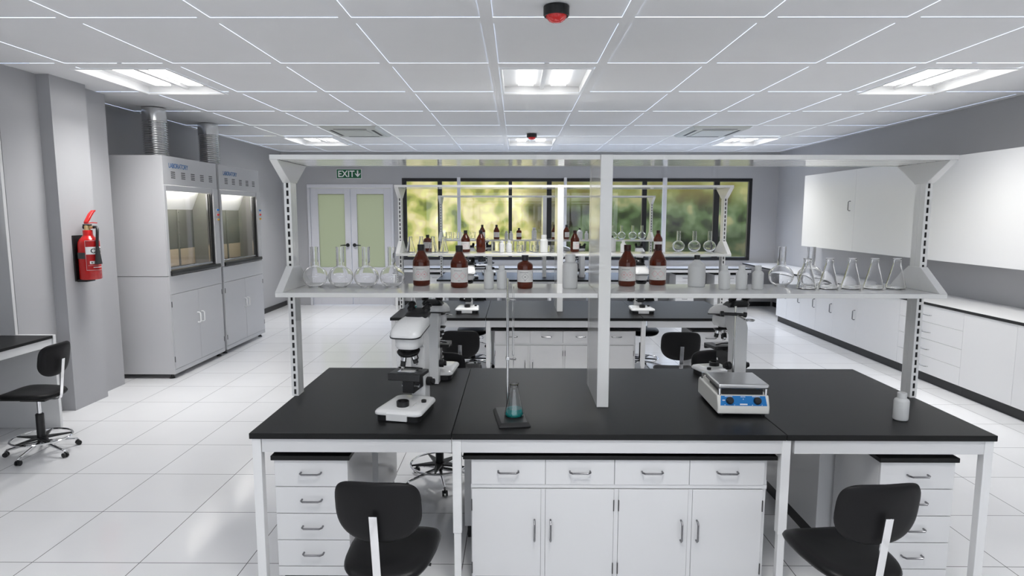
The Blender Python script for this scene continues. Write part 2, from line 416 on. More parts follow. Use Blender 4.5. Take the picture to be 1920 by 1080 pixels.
def reagent_shelf(y, label):
    """a two-tier rack of glossy white shelves on slotted posts with a centre panel, standing on a bench"""
    r = thing('reagent_rack', label, 'shelf rack', (0, y, TZ + .0004), 0, 'reagent racks on the benches')
    z0 = -TZ - .0004; A, C, F = BX0 - .012, BX1 + .005, -.22
    for x0, x1 in ((A, .411), (.473, C)):
        B().box(x0, x1, -.22, .22, 1.334 + z0, 1.357 + z0).out('shelf', SHELFM, r, .002)
        b = B().box(x0, x1, -.22, .22, 2.0195 + z0, 2.040 + z0)
        b.box(x0, x1, -.22, -.200, 2.017 + z0, 2.0195 + z0); b.box(x0, x1, .200, .22, 2.017 + z0, 2.0195 + z0)
        for k in range(5): b.box(x0 + .04, x1 - .04, -.182 + .074 * k, -.118 + .074 * k, 2.0180 + z0, 2.0195 + z0)
        b.out('shelf', SHELFM, r, .0006)
    for x in (A, C - .036):
        inner = 1 if x < 0 else -1
        for lo, hi in ((0, 1.3338 + z0), (1.3572 + z0, 2.0168 + z0)):
            b = B(); x1 = x + .036; s0, s1 = x + .012, x + .0245
            # slotted front and rear faces
            for ya, yb in ((-.042, -.038), (.038, .042)):
                b.box(x, s0, ya, yb, lo, hi); b.box(s1, x1, ya, yb, lo, hi)
                zs = sorted(1.901 + z0 - .0425 * k for k in range(0, 28))
                zc = [z for z in zs if lo + .012 < z < hi - .012]
                last = lo
                for z in zc: b.box(s0, s1, ya, yb, last, max(last, z - .014)); last = z + .014
                b.box(s0, s1, ya, yb, min(last, hi), hi)
            for xa in (x, x1 - .003):
                b.box(xa, xa + .003, -.038, -.002, lo, hi); b.box(xa, xa + .003, .002, .038, lo, hi)
                b.box(min(xa + .001, xa + .002), max(xa + .001, xa + .002), -.002, .002, lo, hi)
            b.box(x + .004, x1 - .004, -.030, -.026, lo, hi, 1); b.box(x + .004, x1 - .004, .026, .030, lo, hi, 1)
            b.out('slotted_post', [SHELFM, SLOT], r, smooth=0)
        for zb, zt in ((2.0168 + z0, 1.912 + z0), (1.3572 + z0, 1.478 + z0)):
            b = B(); b.prism([(-.218, zb), (.218, zb), (.05, zt), (-.05, zt)], 'x', x - .002, x + .038)
            b.out('shelf_bracket', SHELFM, r, .002)
    b = B(); b.box(.412, .472, -.232, .15, 0, 2.0405 + z0); b.box(.415, .469, .15, .158, 0, 2.017 + z0); b.box(.412, .472, .158, .22, 0, 2.0405 + z0)
    b.out('centre_panel', SHELFM, r, .0025)
    return r
for (n, y), lb in zip(ROWS, ('two-tier white shelf rack on the front bench', 'two-tier white shelf rack on the middle bench', 'small-looking two-tier white shelf rack on the rear bench')):
    reagent_shelf(y + .63, lb)

# ------------------------------------------------------------------ cabinets
def bar_handle(b, c, L, axis, out, off=.028, r=.0045):
    """a bow handle centred at c along axis, standing off along out"""
    c = Vector(c); a = Vector(axis); o = Vector(out); h = L / 2
    b.tube([c - a * h, c - a * h + o * off * .6, c - a * (h - .010) + o * off, c + a * (h - .010) + o * off, c + a * h + o * off * .6, c + a * h], r, 8)
    return b

def pedestal(label, loc, rot, wid=.335, dep=.48, top=.638, group='drawer pedestals', n=4):
    """drawer unit; local front faces -y at y=0"""
    r = thing('drawer_pedestal', label, 'drawer unit', loc, rot, group); h = wid / 2; z0 = top - .129 * n
    b = B(); b.box(-h, h, .018, dep, .075, top); b.out('carcass', WHITE, r, .002)
    B().box(-h + .01, h - .01, .045, dep - .012, 0, .0745).out('plinth', BLACKB, r)
    B().box(-h - .012, h + .012, -.012, dep, top + .0005, top + .022).out('black_top', BLACKTOP, r, .002)
    B().box(-h, h, .0, .0175, .076, z0 - .002).out('base_panel', WHITE, r, .0015)
    for k in range(n):
        a = z0 + .129 * k
        dr = B().box(-h, h, 0, .0175, a + .0016, a + .1272).out('drawer', WHITE, r, .0015)
        bar_handle(B(), (0, 0, a + .068), .092, (1, 0, 0), (0, -1, 0)).out('handle', HANDLE, dr)
    return r

def centre_cabinet(label, loc, rot, dep=.42):
    r = thing('base_cabinet', label, 'cabinet', loc, rot, 'cupboards under the benches'); W, T = 1.352, .646; h = W / 2
    b = B(); b.box(-h, h, .014, dep, .07, T); b.out('carcass', WHITE, r, .002)
    B().box(-h + .015, h - .015, .05, dep - .012, 0, .0695).out('plinth', BLACKB, r)
    B().box(-h - .034, h + .038, -.012, dep, T + .0005, T + .019).out('black_top', BLACKTOP, r, .002)
    xs = [(-h + .003, -h + .34), (-h + .3415, -h + .6545), (-h + .6565, -h + .9955), (-h + .9975, -h + 1.337)]
    ds = [(-h + .004, -h + .32), (-h + .3415, -h + .6545), (-h + .677, -h + .9945), (-h + 1.015, -h + 1.334)]
    for x0, x1 in xs:
        dr = B().box(x0, x1, 0, .0135, .524, T - .004).out('drawer', WHITE, r, .0015)
        bar_handle(B(), ((x0 + x1) / 2, 0, .588), .092, (1, 0, 0), (0, -1, 0)).out('handle', HANDLE, dr)
    B().box(-h, h, .004, .0135, .506, .5235).out('rail', WHITE, r, .001)
    for k, (x0, x1) in enumerate(ds):
        do = B().box(x0, x1, 0, .0135, .078, .502).out('door', WHITE, r, .0015)
        hx = (x1 - .028, x0 + .024, x1 - .030, x0 + .022)[k]
        bar_handle(B(), (hx, 0, .307), .096, (0, 0, 1), (0, -1, 0)).out('handle', HANDLE, do)
        gx = (x0, x1, x0, x1)[k]
        for z in (.425, .12): B().box(gx - .0022, gx + .0022, -.004, .006, z - .026, z + .026).out('hinge', SLOT, do)
    for x0, x1 in ((ds[0][1] + .001, ds[1][0] - .001), (ds[1][1] + .001, ds[2][0] - .001), (ds[2][1] + .001, ds[3][0] - .001)):
        B().box(x0, x1, .003, .0135, .075, .502).out('stile', WHITE, r, .001)
    return r

Y0 = 2.752
pedestal('four-drawer unit under the front bench, behind the chair on the fume hood side', (-.935, Y0, 0), 0)
pedestal('four-drawer unit under the front bench, behind the chair nearest the wall cabinets', (1.825, Y0, 0), 0, dep=.40)
pedestal('drawer unit facing away under the front bench, on the fume hood side', (-.935, 3.90, 0), PI, dep=.53)
pedestal('drawer unit facing away under the front bench, its black plinth showing', (1.76, 3.90, 0), PI, dep=.72)
centre_cabinet('white cabinet of four doors and four drawers under the front bench', (.471, Y0, 0), 0)
centre_cabinet('back of the white cabinet facing away under the front bench', (.40, 3.87, 0), PI, dep=.63)
Y1 = 5.932
pedestal('white drawer unit under the middle bench, seen between the two front microscopes', (-.935, Y1, 0), 0)
pedestal('white drawer unit under the middle bench, beside the chair nearest the wall cabinets', (1.86, Y1, 0), 0, dep=.42)
centre_cabinet('white cabinet of doors and drawers under the middle bench', (.471, Y1, 0), 0)

# run of base cabinets along the cabinet-side wall (fronts at x = 4.30 facing -x)
def wall_base(y0, y1, doors, label, drawers=0):
    r = thing('base_cabinet', label, 'cabinet', (4.30, (y0 + y1) / 2, 0), 0, 'base cabinets along the wall'); h = (y1 - y0) / 2 - .0006; c = (y0 + y1) / 2
    B().box(.018, .645, -h, h, .1, .8165).out('carcass', WHITEW, r, .002)
    B().box(.035, .645, -h, h, 0, .0995).out('plinth', BLACKB, r)
    for k in range(drawers):
        a = .1 + .1793 * k
        dr = B().box(0, .0175, -h + .001, h - .001, a + .0012, a + .178).out('drawer', WHITEW, r, .0012)
        bar_handle(B(), (0, .03, a + .078), .13, (0, 1, 0), (-1, 0, 0), .03, .006).out('handle', STEEL, dr)
    for a, q, hy in doors:
        do = B().box(0, .0175, a - c + .001, q - c - .001, .101, .815).out('door', WHITEW, r, .0012)
        if hy is not None: bar_handle(B(), (0, hy - c, .487), .12, (0, 0, 1), (-1, 0, 0), .03, .006).out('handle', HANDLE, do)
    return r
wall_base(9.46, 10.32, [(9.46, 9.92, 9.41 + .07), (9.92, 10.32, 9.96)], 'base cabinet at the far end of the wall run, next to the corner gap')
wall_base(8.47, 9.46, [(8.47, 8.96, 8.43 + .08), (8.96, 9.46, 8.92 + .08)], 'two-door base cabinet, second from the far end of the wall run')
wall_base(7.00, 8.47, [(7.00, 7.85, 7.91), (7.85, 8.47, 8.43)] if 0 else [(7.00, 7.87, None), (7.87, 8.47, 7.92)], 'wide base cabinet beside the four-drawer unit, handle far from the viewer')
wall_base(5.99, 7.00, [], 'white unit of four wide drawers with steel handles along the wall', drawers=4)
wall_base(4.60, 5.99, [(5.34, 5.99, None), (4.60, 5.34, None)], 'plain-fronted base cabinet between the four wide drawers and the picture edge')
wall_base(3.30, 4.60, [(3.30, 4.60, 3.4)], 'base cabinet nearest the viewer along the wall, beyond the picture edge')
b = B(); b.box(-.325, .325, -3.43, 4.34, 0, .026); b.box(-.328, -.3255, -3.43, 4.34, 0, .026, 1)
tag(b.out('counter', [WHITEW, BLACKB], smooth=0, loc=(4.622, 7.60, .8172)), 'long white wall counter with a black front edge over the base cabinets', 'counter', kind='thing')

def hanging_cabinet(y0, y1, label):
    r = thing('hanging_cabinet', label, 'wall cabinet', (4.62, (y0 + y1) / 2, 1.25), 0, 'white hanging cabinets'); h = (y1 - y0) / 2 - .0008
    B().box(.0185, .3295, -h, h, 0, 1.12).out('carcass', WHITEW, r, .002)
    do = B().box(0, .018, -h + .0008, h - .0008, .001, 1.119).out('door', WHITEW, r, .0015)
    bar_handle(B(), (0, -h + .11, .622), .13, (0, 0, 1), (-1, 0, 0), .032, .006).out('handle', HANDLE, do)
    return r
hanging_cabinet(8.69, 10.235, 'white hanging wall cabinet nearest the window, bow handle visible')
hanging_cabinet(7.13, 8.69, 'white hanging wall cabinet in the middle, partly behind the slotted post')
hanging_cabinet(5.57, 7.13, 'large white hanging wall cabinet cut off by the picture edge')
hanging_cabinet(4.01, 5.57, 'white hanging wall cabinet nearest the viewer, beyond the picture edge')

# counter under the window
r = thing('window_counter', 'long white counter with black edge beneath the window', 'counter', (0, 11.44, 0))
b = B(); b.box(-2.25, 4.285, 0, .605, .752, .775); b.box(-2.25, 4.285, -.003, 0, .752, .775, 1); b.out('worktop', [WHITE, BLACKB], r, smooth=0)
B().box(-2.2, 4.285, .012, .034, .70, .7515).out('apron', WHITEM, r, .002)
for x in (-2.22, -1.0, .6, 2.5):
    B().box(x, x + .045, .012, .052, 0, .6995).out('leg', WHITEM, r, .002); B().box(x, x + .045, .54, .585, 0, .7515).out('leg', WHITEM, r, .002)
for x, lb, wd in ((-1.49, 'drawer unit under the window counter behind the brown bottles, near the doors', .335), (3.10, 'drawer unit under the window counter, near the white jug', .335), (3.94, 'cabinet-width drawer unit under the window counter, nearest the wall corner', .60)):
    pedestal(lb, (x, 11.50, 0), 0, wid=wd, dep=.5, top=.655, group='drawer units under the window counter')

# ------------------------------------------------------------------ fume hoods (front faces +x)
def fume_hood(y0, y1, label):
    W = y1 - y0; r = thing('fume_hood', label, 'fume hood', (-3.63, y0, 0), 0, 'fume hoods')
    D = .80; oy0, oy1 = .045, W - .115; w0, w1 = 1.165, 1.985
    B().box(-D, -.020, .004, W - .004, .05, 1.098).out('lower_cabinet', HOODW, r, .003)
    b = B(); b.box(-D, -D + .02, 0, W, 1.10, 2.35); b.box(-D + .02, -.012, 0, .02, 1.10, 2.35); b.box(-D + .02, -.012, W - .02, W, 1.10, 2.35); b.box(-D + .02, -.012, .02, W - .02, 2.33, 2.35); b.box(-D + .02, -.012, .02, W - .02, 1.10, 1.135)
    b.out('upper_shell', HOODW, r, .003)
    B().box(-.0115, .0, 0, oy0, 1.10, 2.05).out('side_post', HOODW, r, .003); B().box(-.0115, .006, oy1, W, 1.10, 2.05).out('side_post', HOODW, r, .003)
    f = B(); f.box(-.0115, .0, 0, W, 2.051, 2.35); f.prism([(-.0115, 2.05), (.0, 2.05), (-.012, 1.99), (-.024, 1.99)], 'y', oy0, oy1); fo = f.out('fascia', HOODW, r, .002)
    b = B(); text_bm(b, 'LABORATORY', .070, lambda x, y, z: (.0004 + z, .115 + x, 2.232 + y), .0010, sx=.86); b.out('lettering', BLUET, fo)['label'] = 'blue LABORATORY lettering'
    for k in range(5):
        b = B(); c = .15 + k * .205
        for j in range(4):
            z = 2.125 + j * .020; b.prism([(c + .006 * j * 0, z), (c + .082, z), (c + .082, z + .009), (c, z + .009)], 'x', .0002, .0014)
        b.out('vent', SLOT, fo)
    # interior liner: a shallow working space with a bolted baffle, a sloped top and a lamp
    I = -.27
    b = B(); b.box(I - .006, I, .021, W - .021, 1.136, 2.3); b.box(I, -.05, .021, .026, 1.136, 2.3); b.box(I, -.05, W - .10, W - .095, 1.136, 2.3)
    b.box(I, -.02, .027, W - .101, 1.1355, 1.1395); b.out('liner', HOODIN, r, smooth=0)
    b = B()
    for y0, y1 in ((.03, .33), (.335, .70), (.705, W - .105)): b.box(I + .001, I + .010, y0, y1, 1.36, 1.80)
    b.out('baffle', HOODBAF, r, .001)
    for y in (.332, .702): B().box(I + .0105, I + .024, y - .012, y + .012, 1.145, 1.80).out('baffle_rail', HOODIN, r, .001)
    for y in (.332, .702):
        b = B()
        for z in (1.20, 1.36, 1.52, 1.66, 1.77): b.cyl((I + .0245, y, z), (I + .030, y, z), .007, n=10)
        b.out('bolt_row', CHROME, r)
    B().box(I + .001, I + .012, .03, W - .105, 1.16, 1.352).out('tan_panel', HOODTAN, r, .001)
    b = B(); b.prism([(I + .004, 1.803), (I + .13, 2.10), (I + .135, 2.097), (I + .010, 1.801)], 'y', .03, W - .105); b.out('sloped_baffle', PAN, r, smooth=0)
    B().box(-.11, -.065, .10, W - .2, 2.07, 2.085).out('hood_lamp', HOODL, r)
    # sash
    b = B(); b.box(-.034, -.026, oy0, oy1 - .02, w0 + .02, w1); b.out('sash_pane', PANE, r)
    b = B(); b.box(-.037, -.0125, oy1 - .02, oy1 - .002, w0, w1); b.out('sash_edge', BLACKP, r); 
    B().box(-.06, -.042, oy1 - .055, oy1 - .022, w0, w1).out('sash_rail', STEEL, r)
    B().box(-.036, -.024, oy0, oy1 - .02, w0, w0 + .02).out('sash_grip', STEEL, r, .002)
    B().rings([[(x, y, z) for x, z in ((-.05, 1.105), (.012, 1.105), (.024, 1.120), (.02, 1.152), (-.05, 1.155))] for y in (.03, oy1 + .075)]).out('black_ledge', BLACKB, r, .003)
    for z, m, lb in ((1.80, BLUEB, 'blue valve knob'), (1.742, REDB, 'red valve knob'), (1.684, YELB, 'yellow valve knob')):
        b = B(); b.cyl((.006, W - .05, z), (.014, W - .05, z), .016, n=16); b.cyl((.014, W - .05, z), (.034, W - .05, z), .0125, .010, n=16, m=1)
        b.out('valve_knob', [WHITEM, m], r)['label'] = lb
    # lower front
    B().box(-.0195, 0, 0, W, .905, 1.098).out('apron_panel', HOODW, r, .0015)
    b = B(); b.box(-.0195, -.002, 0, .016, .05, .904); b.box(-.0195, -.002, W - .016, W, .05, .904); b.box(-.0195, -.002, .016, W - .016, .05, .098); b.out('face_frame', HOODW, r, .001)
    m = W * .497
    for k, (a, c) in enumerate(((.018, m - .001), (m + .001, W - .018))):
        do = B().box(-.0195, 0, a + .0012, c - .0012, .101, .901).out('door', HOODW, r, .0015)
        hy = m - .045 if k == 0 else m + .045
        bar_handle(B(), (0, hy, .582), .115, (0, 0, 1), (1, 0, 0), .035, .007).out('handle', WHITEM, do)
        gy = .017 if k == 0 else W - .017
        for z in (.80, .21): B().box(-.004, .003, gy - .004, gy + .004, z - .03, z + .03).out('hinge', SLOT, do)
    for x in (-.06, -D + .06):
        for y in (.05, W - .05):
            b = B(); b.cyl((x, y, 0), (x, y, .014), .030, .024, 16); b.cyl((x, y, .014), (x, y, .0495), .014, n=12); b.out('foot', BLACKP, r)
    return r
fume_hood(6.53, 7.695, 'white fume hood with blue lettering, nearest the viewer')
fume_hood(7.755, 8.955, 'white fume hood with blue lettering, farther from the viewer')
def duct(y, label):
    r = tag(None or bpy.data.objects.new('exhaust_duct', None), label, 'exhaust duct', 'corrugated exhaust ducts', 'thing'); COL.objects.link(r); r.location = (-4.02, y, 2.3505)
    prof = []; n = 15
    for i in range(n + 1):
        z = .02 + (.38) * i / n
        prof += [(.114, z), (.118, z + .006), (.127, z + .011), (.128, z + .016), (.118, z + .022)]
    b = B(); b.lathe([(.0, .0), (.13, .0), (.13, .018)] + prof + [(.118, .42), (0, .42)], 40); b.out('corrugated_hose', STEEL, r, smooth=60)
    b = B(); b.lathe([(.0, .4205), (.124, .4205), (.124, .56), (0, .56)], 40); b.out('collar', STEEL, r)
    return r
duct(7.13, 'corrugated silver exhaust duct above the nearer fume hood')
duct(8.36, 'corrugated silver exhaust duct above the farther fume hood')

# ------------------------------------------------------------------ alcove desk on the hood side
r = thing('alcove_desk', 'black-topped desk in the alcove before the pier', 'desk', (-3.74, 4.98, 0))
B().box(-.70, -.004, -2.4, -.001, TZ - .022, TZ).out('worktop', BLACKTOP, r, .002)
B().box(-.705, .0, 0, .028, 0, TZ + .004).out('end_panel', WHITEM, r, .002)
B().box(-.03, -.012, -2.38, -.002, TZ - .085, TZ - .0225).out('apron', WHITEM, r, .002)
B().box(-.70, -.005, -2.4, -2.37, 0, TZ - .0225).out('end_panel', WHITEM, r, .002)
r = thing('hanging_end_panel', 'tall white-edged divider standing on the alcove desk end', 'divider panel', (-4.05, 4.98, TZ + .0046))
B().box(-.395, .004, 0, .03, 0, 2.11).out('divider_board', APRON, r, .002)
r = thing('hanging_cabinet', 'white hanging cabinet above the alcove desk, only its corner showing', 'wall cabinet', (-4.09, 4.97, 1.577), 0, 'white hanging cabinets')
B().box(-.355, -.0185, -1.9, 0, 0, .85).out('carcass', WHITE, r, .002)
do = B().box(-.018, 0, -.95, -.001, .001, .849).out('door', WHITE, r, .0015); B().box(-.018, 0, -1.9, -.952, .001, .849).out('door', WHITE, r, .0015)
bar_handle(B(), (0, -.85, .12), .12, (0, 0, 1), (1, 0, 0), .03, .006).out('handle', HANDLE, do)

# ------------------------------------------------------------------ swivel chairs (local front is +y)
def cushion(outline, th, bend, name, m, parent, dome=.25):
    """rounded pad: outline is a list of (a, b); bend(a, b) gives the mid-surface position and normal"""
    b = B(); N = len(outline); ca = sum(p[0] for p in outline) / N; cb = sum(p[1] for p in outline) / N; rs = []
    prof = [(.001, .5), (.35, .5), (.7, .47), (.88, .40), (.965, .26), (1., 0), (.965, -.26), (.88, -.40), (.7, -.47), (.35, -.5), (.001, -.5)]
    for s, t in prof:
        rs.append([bend(ca + (p[0] - ca) * s, cb + (p[1] - cb) * s, t * th) for p in outline])
    b.rings(rs); return b.out(name, m, parent, smooth=60)

def make_chair():
    r = thing('swivel_chair', 'x', 'chair', (0, 0, 0), 0, 'black swivel chairs')
    # seat
    ol = []
    for i in range(40):
        a = 2 * PI * i / 40; c, s = math.cos(a), math.sin(a); e = .55
        x = .172 * math.copysign(abs(c) ** e, c); y = .205 * math.copysign(abs(s) ** e, s)
        ol.append((x * (1 - .10 * (y < 0) * (-y / .205)), y + .045))
    def seat(a, c, t):
        z = .452 - .55 * max(0, c - .12) ** 2 * 2.2 + .35 * a * a - .06 * max(0, -.08 - c)
        return (a, c, z + t)
    cushion(ol, .05, seat, 'seat', VINYL, r)
    # backrest
    top, bot = .828, .590; ol = []
    for i in range(48):
        a = 2 * PI * i / 48; c, s = math.cos(a), math.sin(a)
        ex, ey = (.42, .5) if s > 0 else (.80, .85)
        x = .157 * math.copysign(abs(c) ** ex, c); z = .119 * math.copysign(abs(s) ** ey, s)
        ol.append((x, (top + bot) / 2 + z - .0))
    def back(a, c, t):
        return (a, -.165 + 1.2 * a * a + t - .15 * (c - .7), c)
    cushion(ol, .034, back, 'backrest', VINYLB, r)
    b = B(); pts = [(0, -.02, .415), (0, -.13, .415), (0, -.160, .422), (0, -.170, .45), (0, -.187, .58), (0, -.206, .715)]
    rr = []
    for i, p in enumerate(pts):
        q = Vector(pts[min(i + 1, 5)]) - Vector(pts[max(i - 1, 0)]); q.normalize(); u = Vector((1, 0, 0)); w = q.cross(u)
        rr.append([Vector(p) + u * sx * .0145 + w * sw * .004 for sx, sw in ((-1, -1), (1, -1), (1, 1), (-1, 1))])
    b.rings(rr); b.out('back_bar', CHROME, r, .001)
    b = B(); b.cyl((0, 0, .30), (0, 0, .41), .0125, n=16); b.out('gas_column', CHROME, r)
    b = B(); b.lathe([(0, .085), (.027, .085), (.027, .30), (.022, .305), (0, .305)], 20); b.out('column_cover', BLACKP, r)
    b = B(); b.box(-.06, .06, -.09, .09, .408, .424); b.out('seat_plate', BLACKP, r, .003)
    b = B(); b.tube([(.055, .02, .413), (.10, .03, .412), (.15, .035, .405)], .006, 8); b.out('tilt_lever', BLACKP, r)
    b = B(); R = .188; b.tube([(R * math.cos(2 * PI * i / 40), R * math.sin(2 * PI * i / 40), .125) for i in range(40)], .0075, 8, closed=True); b.out('foot_ring', CHROME, r)
    b = B()
    st = []
    for i in range(10):
        a = 2 * PI * i / 10 + .3; q = .186 if i % 2 == 0 else .045; st.append((q * math.cos(a), q * math.sin(a)))
    b.prism(st, 'z', .119, .131); b.out('ring_spider', BLACKP, r, .001)
    for i in range(5):
        a = 2 * PI * i / 5 + .62; c, s = math.cos(a), math.sin(a)
        lg = B().tube([(.015 * c, .015 * s, .088), (.10 * c, .10 * s, .076), (.200 * c, .200 * s, .054), (.220 * c, .220 * s, .050), (.228 * c, .228 * s, .040)], [.013, .0115, .0085, .008, .006], 10).out('leg', CHROME, r)
        k = B(); x, y = .228 * c, .228 * s; t = Vector((-s, c, 0))
        for g in (-1, 1): k.cyl(Vector((x, y, .0185)) + t * g * .006, Vector((x, y, .0185)) + t * g * .0165, .018, n=16)
        k.cyl((x, y, .018), (x, y, .044), .006, n=10); k.box(x - .008, x + .008, y - .008, y + .008, .026, .036); k.out('caster', BLACKP, lg)
    return r
ch = make_chair()
chairs = [((-.478, 2.265, 0), -.07, 'black swivel chair before the front bench, on the fume hood side'),
          ((1.262, 2.265, 0), .10, 'black swivel chair at the front bench, nearest the wall cabinets'),
          ((-.500, 3.975, 0), PI - .05, 'black swivel chair tucked under the far edge of the front bench, foot ring visible'),
          ((1.378, 4.075, 0), PI + .36, 'black swivel chair at the far edge of the front bench, behind the hotplate microscope'),
          ((-.455, 5.13, 0), .04, 'black swivel chair before the middle bench, half behind a microscope arm'),
          ((1.325, 5.09, 0), -.06, 'black swivel chair before the middle bench, back and bar in full view'),
          ((-.49, 7.04, 0), PI + .06, 'black swivel chair across the middle bench on the door side, partly hidden'),
          ((1.43, 7.05, 0), PI - .06, 'black swivel chair across the middle bench, seat and column seen under the apron'),
          ((-3.475, 4.43, 0), PI / 2, 'black swivel chair with chrome foot ring at the alcove desk'),
          ((-.62, 8.22, 0), .5, 'black swivel chair before the rear bench, only casters glimpsed')]
for k, (p, a, lb) in enumerate(chairs):
    if k == 0: ch.location = p; ch.rotation_euler = (0, 0, a); ch['label'] = lb
    else: dup(ch, p, a, lb)

# ------------------------------------------------------------------ microscopes (stage side is +y, eyepieces lean to -y)
def rrect(hx, y0, y1, rad, z, n=6, hx2=None):
    pts = []; hx2 = hx if hx2 is None else hx2
    for cx, cy, a0, h in ((1, y1 - rad, 0, hx), (-1, y1 - rad, PI / 2, hx), (-1, y0 + rad, PI, hx2), (1, y0 + rad, 1.5 * PI, hx2)):
        for i in range(n + 1):
            a = a0 + PI / 2 * i / n; pts.append((cx * (h - rad) + rad * math.cos(a), cy + rad * math.sin(a), z))
    return pts
def make_microscope():
    r = thing('microscope', 'x', 'microscope', (0, 0, 0), 0, 'white binocular microscopes')
    T = lambda ring: [(x, y, zz - .14 * y) for x, y, zz in ring]
    b = B(); b.rings([rrect(.110, -.095, .180, .03, .026, hx2=.100), rrect(.118, -.100, .186, .03, .030, hx2=.106), rrect(.118, -.100, .186, .03, .040, hx2=.106), rrect(.112, -.095, .180, .03, .048, hx2=.101), rrect(.095, -.085, .165, .03, .053, hx2=.085)])
    b.prism([(.11, .004), (.1885, .004), (.1885, .038), (.180, .049), (.05, .0575), (.05, .03), (.11, .03)], 'x', -.052, .052)
    b.out('base', MICW, r, .002)
    b = B(); b.rings([rrect(.108, -.093, .180, .03, 0, hx2=.098), rrect(.108, -.093, .180, .03, .0258, hx2=.098)]); b.out('base_foot', BLACKP, r)
    b = B(); b.prism([(-.190, .001), (-.116, .001), (-.110, .30), (-.06, .345), (-.05, .398), (-.155, .412), (-.168, .385), (-.190, .341)], 'x', -.0375, .0375)
    b.out('arm', MICW, r, .004, seg=3)
    b = B(); b.rings([rrect(.052, -.065, .058, .035, .322), rrect(.060, -.072, .066, .04, .336), rrect(.060, -.075, .068, .04, .365), rrect(.056, -.075, .066, .04, .385)]); b.out('nosepiece_housing', MICW, r)
    b = B(); b.rings([T(rrect(.078, -.165, .090, .04, .390, hx2=.062)), T(rrect(.079, -.166, .091, .04, .396, hx2=.063))]); b.out('head_gasket', BLACKP, r)
    b = B(); b.rings([T(rrect(.077, -.164, .089, .04, .3965, hx2=.062)), T(rrect(.079, -.165, .090, .045, .408, hx2=.063)), T(rrect(.074, -.160, .076, .045, .428, hx2=.062)), T(rrect(.064, -.150, .045, .045, .447, hx2=.058)), T(rrect(.045, -.13, .01, .04, .456, hx2=.045))]); b.out('head', MICW, r)
    b = B(); b.rings([T(rrect(.056, -.172, -.040, .03, .432)), T(rrect(.060, -.180, -.045, .03, .446)), T(rrect(.050, -.180, -.07, .03, .466)), T(rrect(.03, -.17, -.09, .02, .472))]); b.out('eyepiece_block', BLACKP, r)
    for s in (-1, 1):
        b = B(); p0 = Vector((s * .034, -.115, .462)); d = Vector((s * .12, -.55, .62)).normalized()
        b.cyl(p0, p0 + d * .04, .019, .0175, 20); b.cyl(p0 + d * .04, p0 + d * .048, .021, n=20); b.cyl(p0 + d * .048, p0 + d * .068, .0165, .0155, 20); b.cyl(p0 + d * .068, p0 + d * .077, .0195, n=20)
        b.out('eyepiece', BLACKP, r)
    # nosepiece
    c = Vector((0, .012, .302)); ax = Vector((0, .22, 1)).normalized()
    b = B(); b.cyl(c + ax * .006, c + ax * .022, .028, .03, 24); b.out('turret_neck', BLACKP, r)
    b = B(); b.cyl(c - ax * .010, c + ax * .006, .050, .058, 32); b.cyl(c - ax * .016, c - ax * .010, .030, .050, 32, m=1); b.out('turret', [BLACKP, STEEL], r, .002)
    for i in range(4):
        a = PI / 2 * i + .35; u = ax.orthogonal().normalized(); w = ax.cross(u); o = c + (u * math.cos(a) + w * math.sin(a)) * .033 - ax * .012; dd = (-ax + (u * math.cos(a) + w * math.sin(a)) * .32).normalized(); L = (.062, .05, .058, .04)[i]
        b = B(); b.cyl(o, o + dd * L * .35, .0135, n=16); b.cyl(o + dd * L * .35, o + dd * L * .42, .0142, n=16, m=1); b.cyl(o + dd * L * .42, o + dd * L * .8, .0128, n=16, m=1); b.cyl(o + dd * L * .8, o + dd * L, .0085, .006, 16); b.out('objective', [CHROME, BLACKP], r)
    # stage
    b = B(); b.box(-.082, .082, -.05, .082, .186, .205); b.box(-.082, .082, .068, .086, .172, .205); b.out('stage', STAGE, r, .003)
    b = B(); b.box(-.045, -.036, -.012, .056, .2055, .2095); b.box(.036, .045, -.012, .056, .2055, .2095); b.box(-.045, .045, .048, .056, .2055, .2095); b.box(-.035, .035, .0, .046, .2055, .2068, 1); b.out('slide_holder', [CHROME, PAPER], r)
    b = B(); b.tube([(-.06, -.02, .212), (-.02, -.012, .216), (.03, -.012, .216), (.065, -.02, .212)], .004, 8); b.out('slide_clip', BLACKP, r)
    b = B(); b.box(-.030, .030, -.109, .028, .095, .1855); b.out('stage_carrier', BLACKP, r, .003)
    b = B(); b.lathe([(0, .05), (.030, .05), (.031, .078), (.028, .080), (.026, .080), (.025, .068), (0, .068)], 28, (0, .100, 0)); b.out('illuminator', BLACKP, r)
    for s in (-1, 1):
        b = B(); b.cyl((s * .0376, -.145, .115), (s * .062, -.145, .115), .023, n=24); b.cyl((s * .062, -.145, .115), (s * .078, -.145, .115), .015, n=20); b.out('focus_knob', BLACKP, r, .002)
        b = B(); b.cyl((s * .031, -.012, .125), (s * .045, -.012, .125), .008, n=12); b.out('stage_knob', CHROME, r)
    b = B(); b.lathe([(0, .048), (.012, .048), (.013, .064), (.010, .066), (0, .066)], 20, (-.078, .02, 0)); b.out('light_knob', BLACKP, r)
    b = B(); b.cyl((.06, .0, .375), (.098, .0, .377), .0055, .0045, 12); b.out('head_screw', CHROME, r)
    return r
ms = make_microscope(); Z = TZ + .0006
